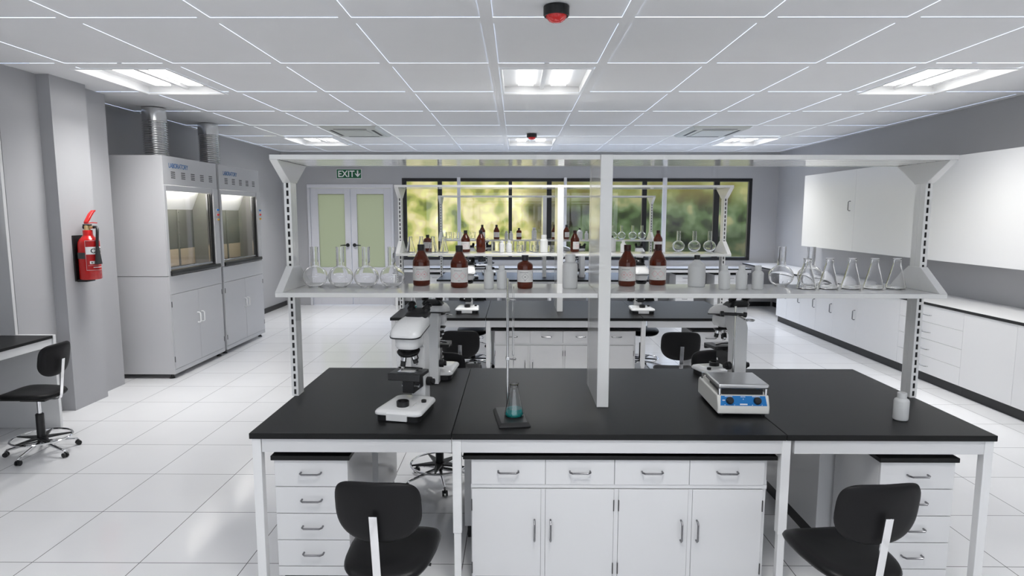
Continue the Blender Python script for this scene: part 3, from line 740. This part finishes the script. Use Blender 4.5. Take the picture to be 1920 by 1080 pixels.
mics = [((-.528, 3.060, Z), PI - .20, 'white microscope at the front edge of the front bench, stage towards the viewer'),
        ((-.480, 3.735, Z), -.02, 'white microscope with its flat arm towards the viewer, behind the stage-facing one'),
        ((1.24, 3.70, Z), .2, 'white microscope turned askew behind the hotplate'),
        ((-.487, 6.335, Z), PI, 'white microscope base on the middle bench, beside the teal flasks'),
        ((1.262, 6.335, Z), PI, 'white microscope base on the middle bench, beyond the two dark-capped bottles'),
        ((-.70, 9.72, Z), PI + .1, 'white microscope head on the rear bench, showing beside the second brown bottle'),
        ((.98, 9.95, Z), .3, 'white microscope on the rear bench, just behind the centre panel'),
        ((1.90, 9.70, Z), PI - .1, 'white microscope head on the rear bench, between the two dark-capped bottles'),
        ((.82, 10.3, Z), PI * 1.45, 'dark-looking microscope on the rear bench, just on the hood side of the centre panel'),
        ((-.44, 10.25, Z), .1, 'dark-looking microscope on the rear bench, above the pair of slim white bottles'),
        ((-.68, 11.74, .7756), 1.9, 'brightly lit white microscope on the window counter')]
for k, (p, a, lb) in enumerate(mics):
    if k == 0: ms.location = p; ms.rotation_euler = (0, 0, a); ms['label'] = lb
    else: dup(ms, p, a, lb)

# ------------------------------------------------------------------ glassware and bottles
def wall(outer, t=.0022, bot=.003):
    """closed double-walled glass profile from an outer profile running base -> rim"""
    inner = []
    for i, (r, z) in enumerate(outer):
        a = Vector(outer[max(i - 1, 0)]); c = Vector(outer[min(i + 1, len(outer) - 1)]); d = (c - a).normalized(); n = Vector((-d.y, d.x))
        inner.append((max(.0, r + n.x * t), max(bot, z + n.y * t)))
    inner = [p for p in inner if p[0] > .001]
    inner[-1] = (inner[-1][0], outer[-1][1])
    return [(0, outer[0][1])] + outer + inner[::-1] + [(0, inner[0][1])]

def make_round_flask(R=.0665, H=.218):
    r = thing('round_flask', 'x', 'flask', group='round flasks')
    zc = .056; o = [(.030, .0)]
    for i in range(19):
        a = -1.08 + (2.42) * i / 18; q = (R * math.cos(a), zc + R * .90 * math.sin(a))
        if q[1] > .001: o.append(q)
    o = [p for p in o if p[0] > .0225 or p[1] < zc]; o += [(.0215, zc + R * .90 * .955 + .004), (.0212, .14), (.0212, H - .004), (.0225, H)]
    B().lathe(wall(o), 40).out('vessel', GLASS, r, smooth=60); return r
def make_conical(R=.049, H=.161, liquid=False):
    r = thing('conical_flask', 'x', 'flask', group='conical flasks')
    o = [(R - .006, 0), (R - .001, .003), (R, .010), (R - .003, .022), (.0215, .122), (.0190, .132), (.0190, H - .006), (.0225, H)]
    B().lathe(wall(o), 36).out('vessel', GLASS, r, smooth=60)
    if liquid:
        b = B(); b.lathe([(0, .0034), (R - .0095, .0034), (R - .0034, .010), (R - .0062, .022), (R - .0095, .036), (0, .036)], 36); b.out('teal_liquid', TEAL, r)
    return r
def make_beaker(R=.050, H=.107):
    r = thing('beaker', 'x', 'beaker', group='glass beakers')
    B().lathe(wall([(R - .006, 0), (R - .001, .003), (R, .009), (R, H - .006), (R + .003, H)]), 36).out('vessel', GLASS, r, smooth=60); return r

def curved(b, r, a0, a1, z0, z1, m=0, n=14, t=.0006):
    """a thin shell patch wrapped on a cylinder of radius r"""
    P = lambda rr, a, z: (rr * math.cos(a), rr * math.sin(a), z)
    A = [a0 + (a1 - a0) * i / n for i in range(n + 1)]
    b.rings([[P(r, a, z0), P(r + t, a, z0), P(r + t, a, z1), P(r, a, z1)] for a in A], m)
def curved_line(b, r, p, q, w, m, t=.0004, n=4):
    (s0, z0), (s1, z1) = p, q; d = Vector((s1 - s0, z1 - z0)); L = d.length; d /= L; o = Vector((-d.y, d.x)) * w / 2; R = []
    for i in range(n + 1):
        c = Vector(p) + d * L * i / n; u, v = c + o, c - o
        R.append([(rr * math.cos(x.x / r - PI / 2), rr * math.sin(x.x / r - PI / 2), x.y) for rr, x in ((r, u), (r + t, u), (r + t, v), (r, v))])
    b.rings(R, m)
def bottle_label(parent, r, z0, z1, style, span=1.25):
    b = B(); curved(b, r + .0003, -PI / 2 - span, -PI / 2 + span, z0, z1, 0, 20)
    h = z1 - z0; q = r + .001; cz = z0 + h * .44; rnd = random.Random(style)
    # line of small print, a row of diamond pictograms with pink outlines, a footer
    x = -.030
    while x < .014:
        w = rnd.choice((.002, .003, .0035)); curved_line(b, q, (x, z0 + h * .80), (x + w, z0 + h * .80), .0028, 1); x += w + .0010
    k = .018
    for cx in ((-.017, .017), (-.017, .017), (0,))[0 if style < 8 else 2]:
        m = 2 if style < 8 else 3
        for u, v in (((-k, 0), (0, k)), ((0, k), (k, 0)), ((k, 0), (0, -k)), ((0, -k), (-k, 0))):
            curved_line(b, q, (cx + u[0], cz + u[1]), (cx + v[0], cz + v[1]), .0011, m)
        curved_line(b, q, (cx - .004, cz), (cx + .004, cz), .005, m if style % 2 else 0)
    for j in range(4): curved_line(b, q, (.037 - .001, cz + .012 - .007 * j), (.041, cz + .012 - .007 * j), .0012, 3)
    curved_line(b, q, (-.006, z0 + h * .12), (.004, z0 + h * .12), .002, 1)
    b.out('paper_label', [PAPER, PRINTG, PRINTP, PRINTG], parent, smooth=60)['label'] = 'white printed label with hazard diamonds'
def make_amber(style, cap=BLACKP, label=True):
    r = thing('amber_bottle', 'x', 'bottle', group='tall brown reagent bottles')
    b = B(); b.lathe([(0, .002), (.038, .002), (.041, 0), (.045, .003), (.047, .009), (.047, .128), (.0455, .138), (.040, .150), (.021, .186), (.0175, .192), (.0175, .199), (0, .199)], 40); b.out('body', AMBER, r, smooth=50)
    c = B(); c.lathe([(0, .1992), (.0192, .1992), (.0195, .201), (.0195, .224), (.0185, .227), (0, .227)], 32); c.lathe([(.0182, .193), (.0198, .1935), (.0198, .197), (.0182, .1975)], 32); c.out('cap', cap, r)
    if label: bottle_label(r, .047, .030, .109, style)
    return r
CAPB = mat('dark_brown_cap', srgb(52, 18, 16), .4)
def make_amber_small(style):
    r = thing('amber_bottle', 'x', 'bottle', group='short brown reagent bottles')
    b = B(); b.lathe([(0, .001), (.036, .0), (.040, .003), (.042, .009), (.042, .120), (.040, .130), (.033, .138), (.0185, .144), (.0165, .147), (.0165, .150), (0, .150)], 40); b.out('body', AMBER, r, smooth=50)
    c = B(); c.lathe([(0, .1502), (.0185, .1502), (.0185, .174), (.017, .177), (0, .177)], 32); c.out('cap', BLACKP, r)
    bottle_label(r, .042, .036, .100, style); return r
def make_white(kind):
    nm = {'wide': 'wide-mouth', 'slim': 'slim', 'small': 'small', 'jug': 'jug'}[kind]
    r = thing('white_bottle' if kind != 'jug' else 'white_jug', 'x', 'bottle', group={'wide': 'wide white plastic bottles', 'slim': 'slim white plastic bottles', 'small': 'small white plastic bottles', 'jug': 'white jugs with black caps'}[kind])
    P, C, cm = {'wide': ([(0, .001), (.036, 0), (.0395, .004), (.0405, .010), (.0405, .122), (.038, .132), (.030, .138), (.026, .140), (.026, .143), (0, .143)], [(0, .1432), (.0275, .1432), (.0275, .178), (.026, .182), (0, .182)], HDPE),
                'slim': ([(0, .001), (.023, 0), (.0255, .003), (.026, .008), (.026, .086), (.0245, .094), (.018, .099), (.0145, .101), (.0145, .103), (0, .103)], [(0, .1032), (.0155, .1032), (.0155, .121), (.0145, .123), (0, .123)], HDPE),
                'small': ([(0, .001), (.026, 0), (.0283, .003), (.029, .008), (.029, .082), (.0275, .088), (.0175, .098), (.0155, .100), (.0155, .102), (0, .102)], [(0, .1022), (.0168, .1022), (.0168, .124), (.016, .126), (0, .126)], HDPE),
                'jug': ([(0, .001), (.042, 0), (.0455, .004), (.0465, .012), (.0465, .106), (.044, .116), (.036, .128), (.020, .142), (.0145, .146), (.0145, .149), (0, .149)], [(0, .1492), (.016, .1492), (.016, .171), (.015, .173), (0, .173)], BLACKP)}[kind]
    b = B(); b.lathe(P, 36); b.out('body', HDPE, r, smooth=50)
    c = B(); c.lathe(C, 30); c.out('cap', cm, r); return r

S = 1.3576
used = {}
def put(key, make, xyz, label, rot=0., group=None):
    if key not in used:
        r = used[key] = make(); r.location = xyz; r.rotation_euler = (0, 0, rot); r['label'] = label
        if group: r['group'] = group
        return r
    return dup(used[key], xyz, rot, label, group)
ordn = ('first', 'second', 'third', 'fourth', 'fifth')
# front rack
for k, x in enumerate((-1.095, -.955, -.815, -.675)):
    put('rf', make_round_flask, (x + .003, 3.392, S), 'round glass flask on the front rack, %s from the fume hood end' % ordn[k])
put('rf', make_round_flask, (1.470, 3.485, S), 'round glass flask on the front rack, beside the three small white bottles')
put('rf', make_round_flask, (1.618, 3.455, S), 'round glass flask on the front rack, overlapped by a conical flask')
for k, x in enumerate((1.558, 1.676, 1.797, 1.917, 2.036)):
    put('cf', make_conical, (x, 3.366, S), 'empty conical flask on the front rack, %s from the wall cabinet end' % ordn[4 - k])
def yaw(x, y): return -math.atan2(x, y)
for k, (x, y, c, lb) in enumerate(((-.527, 3.483, 0, 'tall brown bottle with black cap and white label, nearest the round flasks'), (-.307, 3.388, 0, 'tall brown bottle with black cap and white label, before the slim white pair'),
                                   (.615, 3.478, 1, 'tall brown bottle with dark brown cap, beside the centre panel on the front rack'), (.797, 3.533, 1, 'tall brown bottle with dark brown cap, beside the white jug on the front rack'))):
    put('am%d' % k, (lambda k=k, c=c: make_amber(k + 1, (BLACKP, CAPB)[c])), (x, y, S), lb, yaw(x, y) * .9)
put('ams', lambda: make_amber_small(9), (.048, 3.349, S), 'short brown bottle with black cap on the front rack, beside the slender rod top')
for x, lb in ((-.145, 'slim white bottle on the front rack, beside the tall brown bottle'), (-.076, 'slim white bottle on the front rack, beside the slender rod')):
    put('slim', lambda: make_white('slim'), (x, 3.325, S), lb)
put('wide', lambda: make_white('wide'), (.289, 3.357, S), 'wide white plastic bottle on the front rack, beside the centre panel')
put('jug', lambda: make_white('jug'), (.992, 3.448, S), 'white jug with a black cap on the front rack')
for x, lb in ((1.105, 'small white bottle on the front rack, next to the white jug'), (1.196, 'small white bottle on the front rack, middle one of three'), (1.282, 'small white bottle on the front rack, next to a round flask')):
    put('small', lambda: make_white('small'), (x, 3.328, S), lb)
# middle rack
for k, x in enumerate((-1.108, -.994, -.872, -.758)):
    put('cf', make_conical, (x, 6.596, S), 'conical flask on the middle rack, %s from the door end' % ordn[k])
put('ams', 0, (-.940, 6.69, S), 'short brown bottle on the middle rack, behind the conical flasks', 0)
put('am1', 0, (-.530, 6.606, S), 'tall brown bottle on the middle rack, label towards the viewer, above the second front bottle', 0)
put('amx', lambda: make_amber(3, BLACKP, True), (-.369, 6.576, S), 'tall brown bottle on the middle rack turned with its label away', PI)
put('bk', make_beaker, (-.212, 6.655, S), 'beaker on the middle rack, beside the bottle turned label-away')
put('slim', 0, (-.147, 6.503, S), 'slim white bottle on the middle rack, beside a beaker', 0)
put('small', 0, (-.073, 6.51, S), 'small white bottle on the middle rack, before a beaker', 0)
for k, x in enumerate((-.070, .058, .190)):
    put('bk', 0, (x, 6.768, S), 'large beaker in the back row of the middle rack, %s of three' % ordn[k])
for k, x in enumerate((.040, .205, .375)):
    put('bks', lambda: make_beaker(.036, .073), (min(x, .366), 6.600, S), 'little beaker before the large ones on the middle rack, %s of three' % ordn[k], 0, 'little beakers')
put('wide', 0, (.288, 6.523, S), 'wide white bottle on the middle rack, beside its centre panel')
put('am2', 0, (.620, 6.663, S), 'tall brown bottle beside the middle centre panel, its label turned aside', .75)
put('jug', 0, (1.013, 6.70, S), 'white jug on the middle rack, mostly behind the front centre panel')
put('small', 0, (1.118, 6.578, S), 'small white bottle on the middle rack, beside the half-hidden jug')
put('am3', 0, (1.508, 6.71, S), 'tall brown bottle on the middle rack, before a white window post', -.2)
for k, x in enumerate((1.748, 1.920, 2.084)):
    put('rf', 0, (x, 6.80, S), 'round flask on the middle rack near its far bracket, %s of three' % ordn[k])
# rear rack
for k, x in enumerate((-1.095, -.972, -.850, -.713)):
    put('bk', 0, (x, 10.24, S), 'beaker on the rear rack, %s from the door end' % ordn[k])
for x, y, rz, lb in ((-.545, 10.16, 0, 'tall brown bottle on the rear rack, half behind the label-away bottle'), (-.316, 10.17, 0, 'tall brown bottle on the rear rack, standing alone before bright foliage'),
                     (.617, 10.205, .2, 'tall brown bottle on the rear rack, sliced by the middle centre panel'), (.812, 10.21, .6, 'tall brown bottle on the rear rack beside the white jug')):
    put('am0', 0, (x, y, S), lb, rz)
put('ams', 0, (.045, 10.13, S), 'short brown bottle on the rear rack before the dark tree trunk')
put('wide', 0, (.291, 10.21, S), 'wide white bottle on the rear rack, before the dark tree trunk')
put('jug', 0, (1.028, 10.22, S), 'white jug on the rear rack, behind a brown middle-rack bottle')
for x, lb in ((-.157, 'small white bottle on the rear rack, beside the lone brown bottle'), (-.081, 'small white bottle on the rear rack, beside the short brown bottle'), (1.133, 'small white bottle on the rear rack, next to the white jug'), (1.21, 'small white bottle on the rear rack, against the front centre panel edge')):
    put('small', 0, (x, 10.18, S), lb)
for k, x in enumerate((1.566, 1.709, 1.888, 2.037)):
    put('rf', 0, (x, 10.24, S), 'round flask on the rear rack, %s from the front centre panel' % ordn[k])
# on the benches
tw = B(); r = thing('white_bottle', 'white plastic bottle standing on the front bench before the slotted post', 'bottle', (1.848, 2.942, TZ + .0005), 0, None)
tw.lathe([(0, .001), (.029, 0), (.0325, .003), (.0335, .009), (.0335, .092), (.031, .100), (.022, .106), (.019, .107), (.019, .109), (0, .109)], 36); tw.out('body', HDPE, r, smooth=50)
c = B(); c.lathe([(0, .1092), (.0205, .1092), (.0205, .131), (.019, .133), (0, .133)], 32); c.out('cap', HDPE, r)
put('cft', lambda: make_conical(.047, .156, True), (-.008, 2.925, TZ + .0205), 'conical flask of teal liquid on the black stand base, front bench', 0, 'teal flasks')
put('cft', 0, (-1.068, 6.45, TZ + .0006), 'conical flask of teal liquid near the corner of the middle bench', 0, 'teal flasks')
put('cft', 0, (-.925, 6.93, TZ + .0006), 'conical flask of teal liquid on the middle bench, seen above black eyepieces', 0, 'teal flasks')

# ------------------------------------------------------------------ retort stand
r = thing('retort_stand', 'metal rod stand with a black base plate, holding a thin glass burette', 'lab stand', (-.022, 2.935, TZ + .0005), .14)
b = B(); b.rings([rrect(.074, -.135, .135, .004, 0, 2), rrect(.074, -.135, .135, .004, .006, 2), rrect(.062, -.120, .125, .004, .0195, 2)]); b.out('base_plate', BLACKP, r, .001)
b = B(); b.cyl((-.004, .108, .0195), (-.004, .108, .668), .0066, n=16); b.out('rod', STEEL, r)
for z in (.565, .272):
    b = B(); b.box(-.012, .004, .096, .12, z - .008, z + .008); b.cyl((-.004, .108, z), (.020, .088, z), .0035, n=10)
    b.cyl((.020, .088, z), (.032, .080, z + .002), .0035, .006, 10) if z < .4 else b.tube([(.0205 + .011 * math.cos(a), .088 + .011 * math.sin(a), z) for a in [2 * PI * i / 14 for i in range(14)]], .0022, 6, closed=True)
    b.out('clamp', STEEL, r, .001)
b = B(); b.lathe([(.0045, .29), (.0052, .29), (.0052, .63), (.0040, .63), (.0040, .292)], 16, (.0205, .088, 0)); b.lathe([(.0012, .225), (.0022, .225), (.0045, .289), (.0035, .289)], 14, (.0205, .088, 0)); b.out('burette', GLASS, r)

# ------------------------------------------------------------------ hotplate stirrer with its support rod
r = thing('hotplate_stirrer', 'cream hotplate stirrer with a blue dial panel and steel plate on the front bench', 'hotplate', (1.108, 2.976, TZ + .0005), -.035)
b = B(); Q = [(0, .012), (0, .048), (.022, .1015), (.37, .1015), (.385, .085), (.385, .012)]
b.rings([[(x, y, z) for y, z in Q] for x in (-.125, .125)]); b.out('housing', CREAM, r, .007, seg=3)
b = B(); sl = Vector((0, .022, .0535)).normalized(); nrm = Vector((0, -sl.z, sl.y)); 
def onp(x, s, t=0): return tuple(Vector((x, 0, .048)) + sl * s + nrm * t)
b.rings([[onp(-.112, .006, .0002), onp(.112, .006, .0002), onp(.107, .054, .0002), onp(-.107, .054, .0002)], [onp(-.112, .006, .0014), onp(.112, .006, .0014), onp(.107, .054, .0014), onp(-.107, .054, .0014)]])
pn = b.out('dial_panel', BLUE, r); pn['label'] = 'bright blue dial panel'
for x, lb in ((-.066, 'stir'), (.066, 'heat')):
    b = B(); b.cyl(onp(x, .030, .0015), onp(x, .030, .016), .0185, .0165, 28); b.cyl(onp(x, .030, .016), onp(x, .030, .018), .0165, .014, 28); b.box(x - .0012, x + .0012, 0, 0, 0, 0) if 0 else None; b.out('dial_knob', BLACKP, pn, .001)
b = B()
def dash(x0, x1, s, h=.0022): b.rings([[onp(x0, s - h / 2, .0015), onp(x1, s - h / 2, .0015), onp(x1, s + h / 2, .0015), onp(x0, s + h / 2, .0015)], [onp(x0, s - h / 2, .002), onp(x1, s - h / 2, .002), onp(x1, s + h / 2, .002), onp(x0, s + h / 2, .002)]])
for x in (-.066, .066):
    q = x - .022
    while q < x + .010: dash(q, q + .005, .0505, .003); q += .0062
    dash(x - .026, x - .022, .010); dash(x + .020, x + .0235, .010)
for q in (-.012, -.004, .004): dash(q, q + .006, .049, .003)
dash(-.002, .002, .038, .004); dash(-.018, .018, .013, .006); dash(-.101, -.088, .032, .004)
b.out('panel_print', PRINTW, pn)
b = B(); b.box(-.098, .098, .03, .34, .102, .128); b.out('heat_gap', BLACKB, r)
for x in (-.112, .112):
    for y in (.028, .34): B().cyl((x, y, .1015), (x, y, .1335), .008, n=14).out('plate_post', CHROME, r)
b = B(); b.box(-.122, .122, .012, .255, .134, .158); b.out('heating_plate', mat('plate_steel', (.70, .70, .70), .30, metal=1), r, .007, seg=3)
b = B(); b.box(-.1, .1, .256, .375, .1017, .112); b.out('rear_shelf', CREAM, r, .003)
b = B(); b.cyl((.050, .350, .112), (.055, .366, .490), .0062, n=16); b.out('support_rod', STEEL, r)
b = B(); b.cyl((-.02, .352, .452), (.105, .352, .446), .0085, n=14); b.cyl((-.028, .352, .452), (-.012, .352, .452), .014, n=14); b.cyl((.094, .352, .447), (.108, .352, .446), .014, n=14); b.out('boss_clamp', BLACKP, r, .001)
b = B(); b.tube([(.055, .352, .447), (.075, .335, .435), (.088, .322, .428)], .004, 8)
b.tube([(.112 + .024 * math.cos(2 * PI * i / 18), .312 + .024 * math.sin(2 * PI * i / 18), .424) for i in range(18)], .0045, 8, closed=True); b.out('ring_clamp', STEEL, r)
for x in (-.1, .1):
    for y in (.03, .35): B().cyl((x, y, 0), (x, y, .0125), .012, n=14).out('foot', BLACKP, r)

# ------------------------------------------------------------------ fire extinguisher on the pier
r = thing('mounted_fire_extinguisher', 'red fire extinguisher strapped to the grey pier, black horn at its side', 'fire extinguisher', (-3.838, 5.63, 0))
R = .0865
b = B(); b.lathe([(0, 1.166), (R - .006, 1.166), (R, 1.172), (R, 1.475), (R - .004, 1.500), (R - .016, 1.525), (.052, 1.545), (.042, 1.556), (.039, 1.568), (.039, 1.602), (.036, 1.606), (0, 1.606)], 48); b.out('cylinder', RED, r, smooth=50)
b = B(); b.box(-.0995, -.088, -.070, .055, 1.150, 1.560); b.box(-.088, .0, -.060, .055, 1.145, 1.1645); b.out('mount_plate', BLACKB, r, .002)
b = B()
def shell(rr, a0, a1, z0, z1, m, t): curved(b, rr, math.radians(a0), math.radians(a1), z0, z1, m, 16, t)
shell(R + .0003, -196, -78, 1.353, 1.408, 0, .0022); b.out('strap', mat('strap_grey', (.055, .06, .06), .5), r)
b = B(); shell(R + .0003, -76, 22, 1.246, 1.518, 0, .0004)
E0 = R + .0009
for q in ((-75, -74), (20.5, 21.5)): shell(E0, *q, 1.25, 1.514, 1, .0004)
for z in (1.25, 1.512): shell(E0, -75, 21.5, z, z + .0022, 1, .0004)
shell(E0, -73, 20, 1.392, 1.459, 1, .0004)
shell(E0, -56, -31, 1.306, 1.332, 1, .0004); shell(E0, -66, 18, 1.293, 1.2945, 1, .0004); shell(E0, -40, 16, 1.272, 1.279, 1, .0004)
def cyl_place(a_deg, z0, rr): return lambda x, y, z: ((rr + z) * math.cos(math.radians(a_deg) + x / rr), (rr + z) * math.sin(math.radians(a_deg) + x / rr), z0 + y)
text_bm(b, 'CO2', .056, cyl_place(-50, 1.405, E0 + .0005), .0012, 2)
text_bm(b, 'B', .022, cyl_place(-50, 1.311, E0 + .0005), .0006, 2); 
for z in (1.318, 1.352): 
    a = -20; f = cyl_place(a, z, E0); k = .011
    b.rings([[f(-k, 0, 0), f(0, -k, 0), f(k, 0, 0), f(0, k, 0)], [f(-k, 0, .0004), f(0, -k, .0004), f(k, 0, .0004), f(0, k, .0004)]], 1)
b.out('printed_label', [REDL, PRINTW, PRINTK], r, smooth=60)
b = B(); b.lathe([(0, 1.6065), (.026, 1.6065), (.026, 1.645), (.018, 1.652), (0, 1.652)], 24); b.cyl((-.022, 0, 1.632), (.05, 0, 1.632), .012, n=16); b.out('valve', BRASS, r)
b = B(); b.cyl((-.036, -.006, 1.632), (-.024, -.003, 1.632), .016, n=16); b.box(-.03, .03, -.02, .02, 1.646, 1.658); b.cyl((.045, .01, 1.632), (.058, .014, 1.632), .014, n=14); b.out('valve_cap', BLACKP, r, .002)
b = B(); b.rings([[(x, y, z) for x, y, z in ((x0 - .017, y0, z0), (x0 + .017, y0, z0), (x0 + .017, y0, z0 + h), (x0 - .017, y0, z0 + h))] for x0, y0, z0, h in ((0, -.02, 1.66, .02), (.0, .01, 1.685, .03), (.0, .045, 1.725, .03), (.0, .085, 1.765, .018), (.0, .105, 1.775, .010))]); b.out('lever', RED, r, .003)
b = B(); b.rings([[(x0 - .01, y0, z0), (x0 + .01, y0, z0), (x0 + .01, y0, z0 + .008), (x0 - .01, y0, z0 + .008)] for x0, y0, z0 in ((0, .0, 1.662), (.0, .06, 1.668), (0, .125, 1.664))]); b.out('carry_grip', RED, r, .001)
b = B(); b.tube([(.048, .010, 1.632), (.075, .006, 1.634), (.092, -.006, 1.618), (.098, -.020, 1.575), (.100, -.032, 1.50), (.101, -.036, 1.455)], [.011, .012, .0125, .0125, .0125, .0125], 12); b.out('hose', BLACKP, r)
b = B(); b.lathe([(.0, .0), (.014, .0), (.016, -.02), (.024, -.10), (.030, -.150), (.027, -.150), (.021, -.10), (0, -.06)], 28, (.1045, -.040, 1.456)); b.out('horn', mat('horn_black', (.03, .033, .033), .5), r)

# ------------------------------------------------------------------ world: blurred trees outside, pale sky
def world():
    w = bpy.data.worlds.new('outdoors'); SC.world = w; w.use_nodes = True; t = w.node_tree; t.nodes.clear(); L = t.links.new
    N = lambda k: t.nodes.new(k)
    def M(op, a, b=None, clamp=False):
        n = N('ShaderNodeMath'); n.operation = op; n.use_clamp = clamp
        for i, v in enumerate((a, b)):
            if v is None: continue
            if isinstance(v, (int, float)): n.inputs[i].default_value = v
            else: L(v, n.inputs[i])
        return n.outputs[0]
    def ramp(f, els, interp='EASE'):
        n = N('ShaderNodeValToRGB'); n.color_ramp.interpolation = interp
        while len(n.color_ramp.elements) < len(els): n.color_ramp.elements.new(.5)
        for e, (p, c) in zip(n.color_ramp.elements, els): e.position = p; e.color = (*c, 1)
        L(f, n.inputs['Fac']); return n.outputs['Color']
    def mix(f, a, b, blend='MIX'):
        n = N('ShaderNodeMix'); n.data_type = 'RGBA'; n.blend_type = blend
        for k, v in (('Factor', f), ('A', a), ('B', b)):
            s = n.inputs[k] if k == 'Factor' else [i for i in n.inputs if i.name == k and i.type == 'RGBA'][0]
            if isinstance(v, (int, float)): s.default_value = v
            elif isinstance(v, tuple): s.default_value = (*v, 1)
            else: L(v, s)
        return [o for o in n.outputs if o.type == 'RGBA'][0]
    def smooth(v, a, b):
        n = N('ShaderNodeMapRange'); n.interpolation_type = 'SMOOTHSTEP'
        n.inputs['From Min'].default_value = a; n.inputs['From Max'].default_value = b; L(v, n.inputs['Value']); return n.outputs[0]
    tc = N('ShaderNodeTexCoord'); s = N('ShaderNodeSeparateXYZ'); L(tc.outputs['Generated'], s.inputs[0])
    az = M('ARCTAN2', s.outputs['X'], s.outputs['Y']); el = s.outputs['Z']
    def noise(sc, off, det=1.5, rough=.5, sx=1., sz=1.):
        mp = N('ShaderNodeMapping'); mp.inputs['Location'].default_value = (off, off * .7, off * .3); mp.inputs['Scale'].default_value = (sx, sx, sz)
        L(tc.outputs['Generated'], mp.inputs['Vector']); n = N('ShaderNodeTexNoise'); n.inputs['Scale'].default_value = sc; n.inputs['Detail'].default_value = det; n.inputs['Roughness'].default_value = rough
        L(mp.outputs[0], n.inputs['Vector']); return n.outputs['Fac']
    n1 = noise(32, 3.1); n2 = noise(70, 8.4, 1.0); n3 = noise(14, 5.7); nt_ = noise(9, 1.3, 1., .5, 2.6, .25)
    sun = ramp(M('ADD', M('MULTIPLY', n1, .7), M('MULTIPLY', n2, .3)), [(.35, srgb(104, 118, 66)), (.43, srgb(160, 170, 92)), (.50, srgb(206, 202, 132)), (.56, srgb(226, 216, 166)), (.62, srgb(240, 238, 168)), (.70, srgb(255, 255, 228))])
    shade = ramp(M('ADD', M('MULTIPLY', n1, .75), M('MULTIPLY', n2, .25)), [(.35, srgb(30, 36, 33)), (.43, srgb(58, 70, 48)), (.50, srgb(82, 102, 68)), (.57, srgb(108, 127, 94)), (.66, srgb(152, 154, 116))])
    f = M('ADD', az, M('MULTIPLY', M('SUBTRACT', n3, .5), .16))
    c = mix(smooth(f, .015, .085), sun, shade)
    trunk = M('MULTIPLY', smooth(M('ABSOLUTE', M('SUBTRACT', M('ADD', az, M('MULTIPLY', M('SUBTRACT', n3, .5), .05)), .055)), .045, .018), .75)
    c = mix(trunk, c, srgb(58, 52, 46))
    low = M('MULTIPLY', smooth(M('ADD', el, M('MULTIPLY', n2, .012)), -.052, -.062), smooth(az, .25, .30))
    c = mix(low, c, srgb(196, 204, 140))
    c = mix(M('MULTIPLY', smooth(el, -.005, -.045), smooth(az, .20, .26)), c, mix(.6, c, srgb(30, 36, 34)))
    c = mix(smooth(el, .0, .05), c, mix(.35, c, srgb(200, 190, 110)))
    sky = mix(smooth(el, .2, .6), (1.15, 1.3, 1.55), (2.6, 3.4, 5.0))
    sky = mix(smooth(s.outputs['Y'], .1, -.3), sky, (2.5, 2.7, 3.0))
    c = mix(smooth(el, .085, .16), c, sky)
    c = mix(M('MULTIPLY', smooth(s.outputs['Y'], -.2, -.5), smooth(el, -.06, .0)), c, (1.7, 1.8, 1.95))
    c = mix(smooth(el, -.12, -.2), c, (.95, 1.12, 1.4))
    bg = N('ShaderNodeBackground'); L(c, bg.inputs['Color']); bg.inputs['Strength'].default_value = 1.0
    o = N('ShaderNodeOutputWorld'); L(bg.outputs[0], o.inputs['Surface'])
world()

# ------------------------------------------------------------------ camera and view
cam = bpy.data.cameras.new('camera'); co = bpy.data.objects.new('camera', cam); COL.objects.link(co)
th, psi, ro = .11641, .00649, .00123
Fv = Vector((-math.sin(psi) * math.cos(th), math.cos(psi) * math.cos(th), -math.sin(th))); Rv = Vector((math.cos(psi), math.sin(psi), 0)); Uv = Rv.cross(Fv)
R2 = Rv * math.cos(ro) + Uv * math.sin(ro); U2 = -Rv * math.sin(ro) + Uv * math.cos(ro)
co.matrix_world = Matrix(((R2.x, U2.x, -Fv.x, 0), (R2.y, U2.y, -Fv.y, 0), (R2.z, U2.z, -Fv.z, 1.75), (0, 0, 0, 1)))
cam.sensor_width = 36; cam.lens = 36 * 1179.496 / 1920; cam.clip_start = .02; cam.clip_end = 200
SC.camera = co
SC.view_settings.view_transform = 'Standard'; SC.view_settings.look = 'None'; SC.view_settings.gamma = 1; SC.view_settings.use_curve_mapping = False
SC.view_settings.exposure = 0.13
cy = SC.cycles
cy.max_bounces = 14; cy.diffuse_bounces = 5; cy.glossy_bounces = 5; cy.transmission_bounces = 12; cy.adaptive_threshold = .015; cy.transparent_max_bounces = 12
cy.sample_clamp_indirect = 6; cy.use_denoising = True; cy.caustics_refractive = True
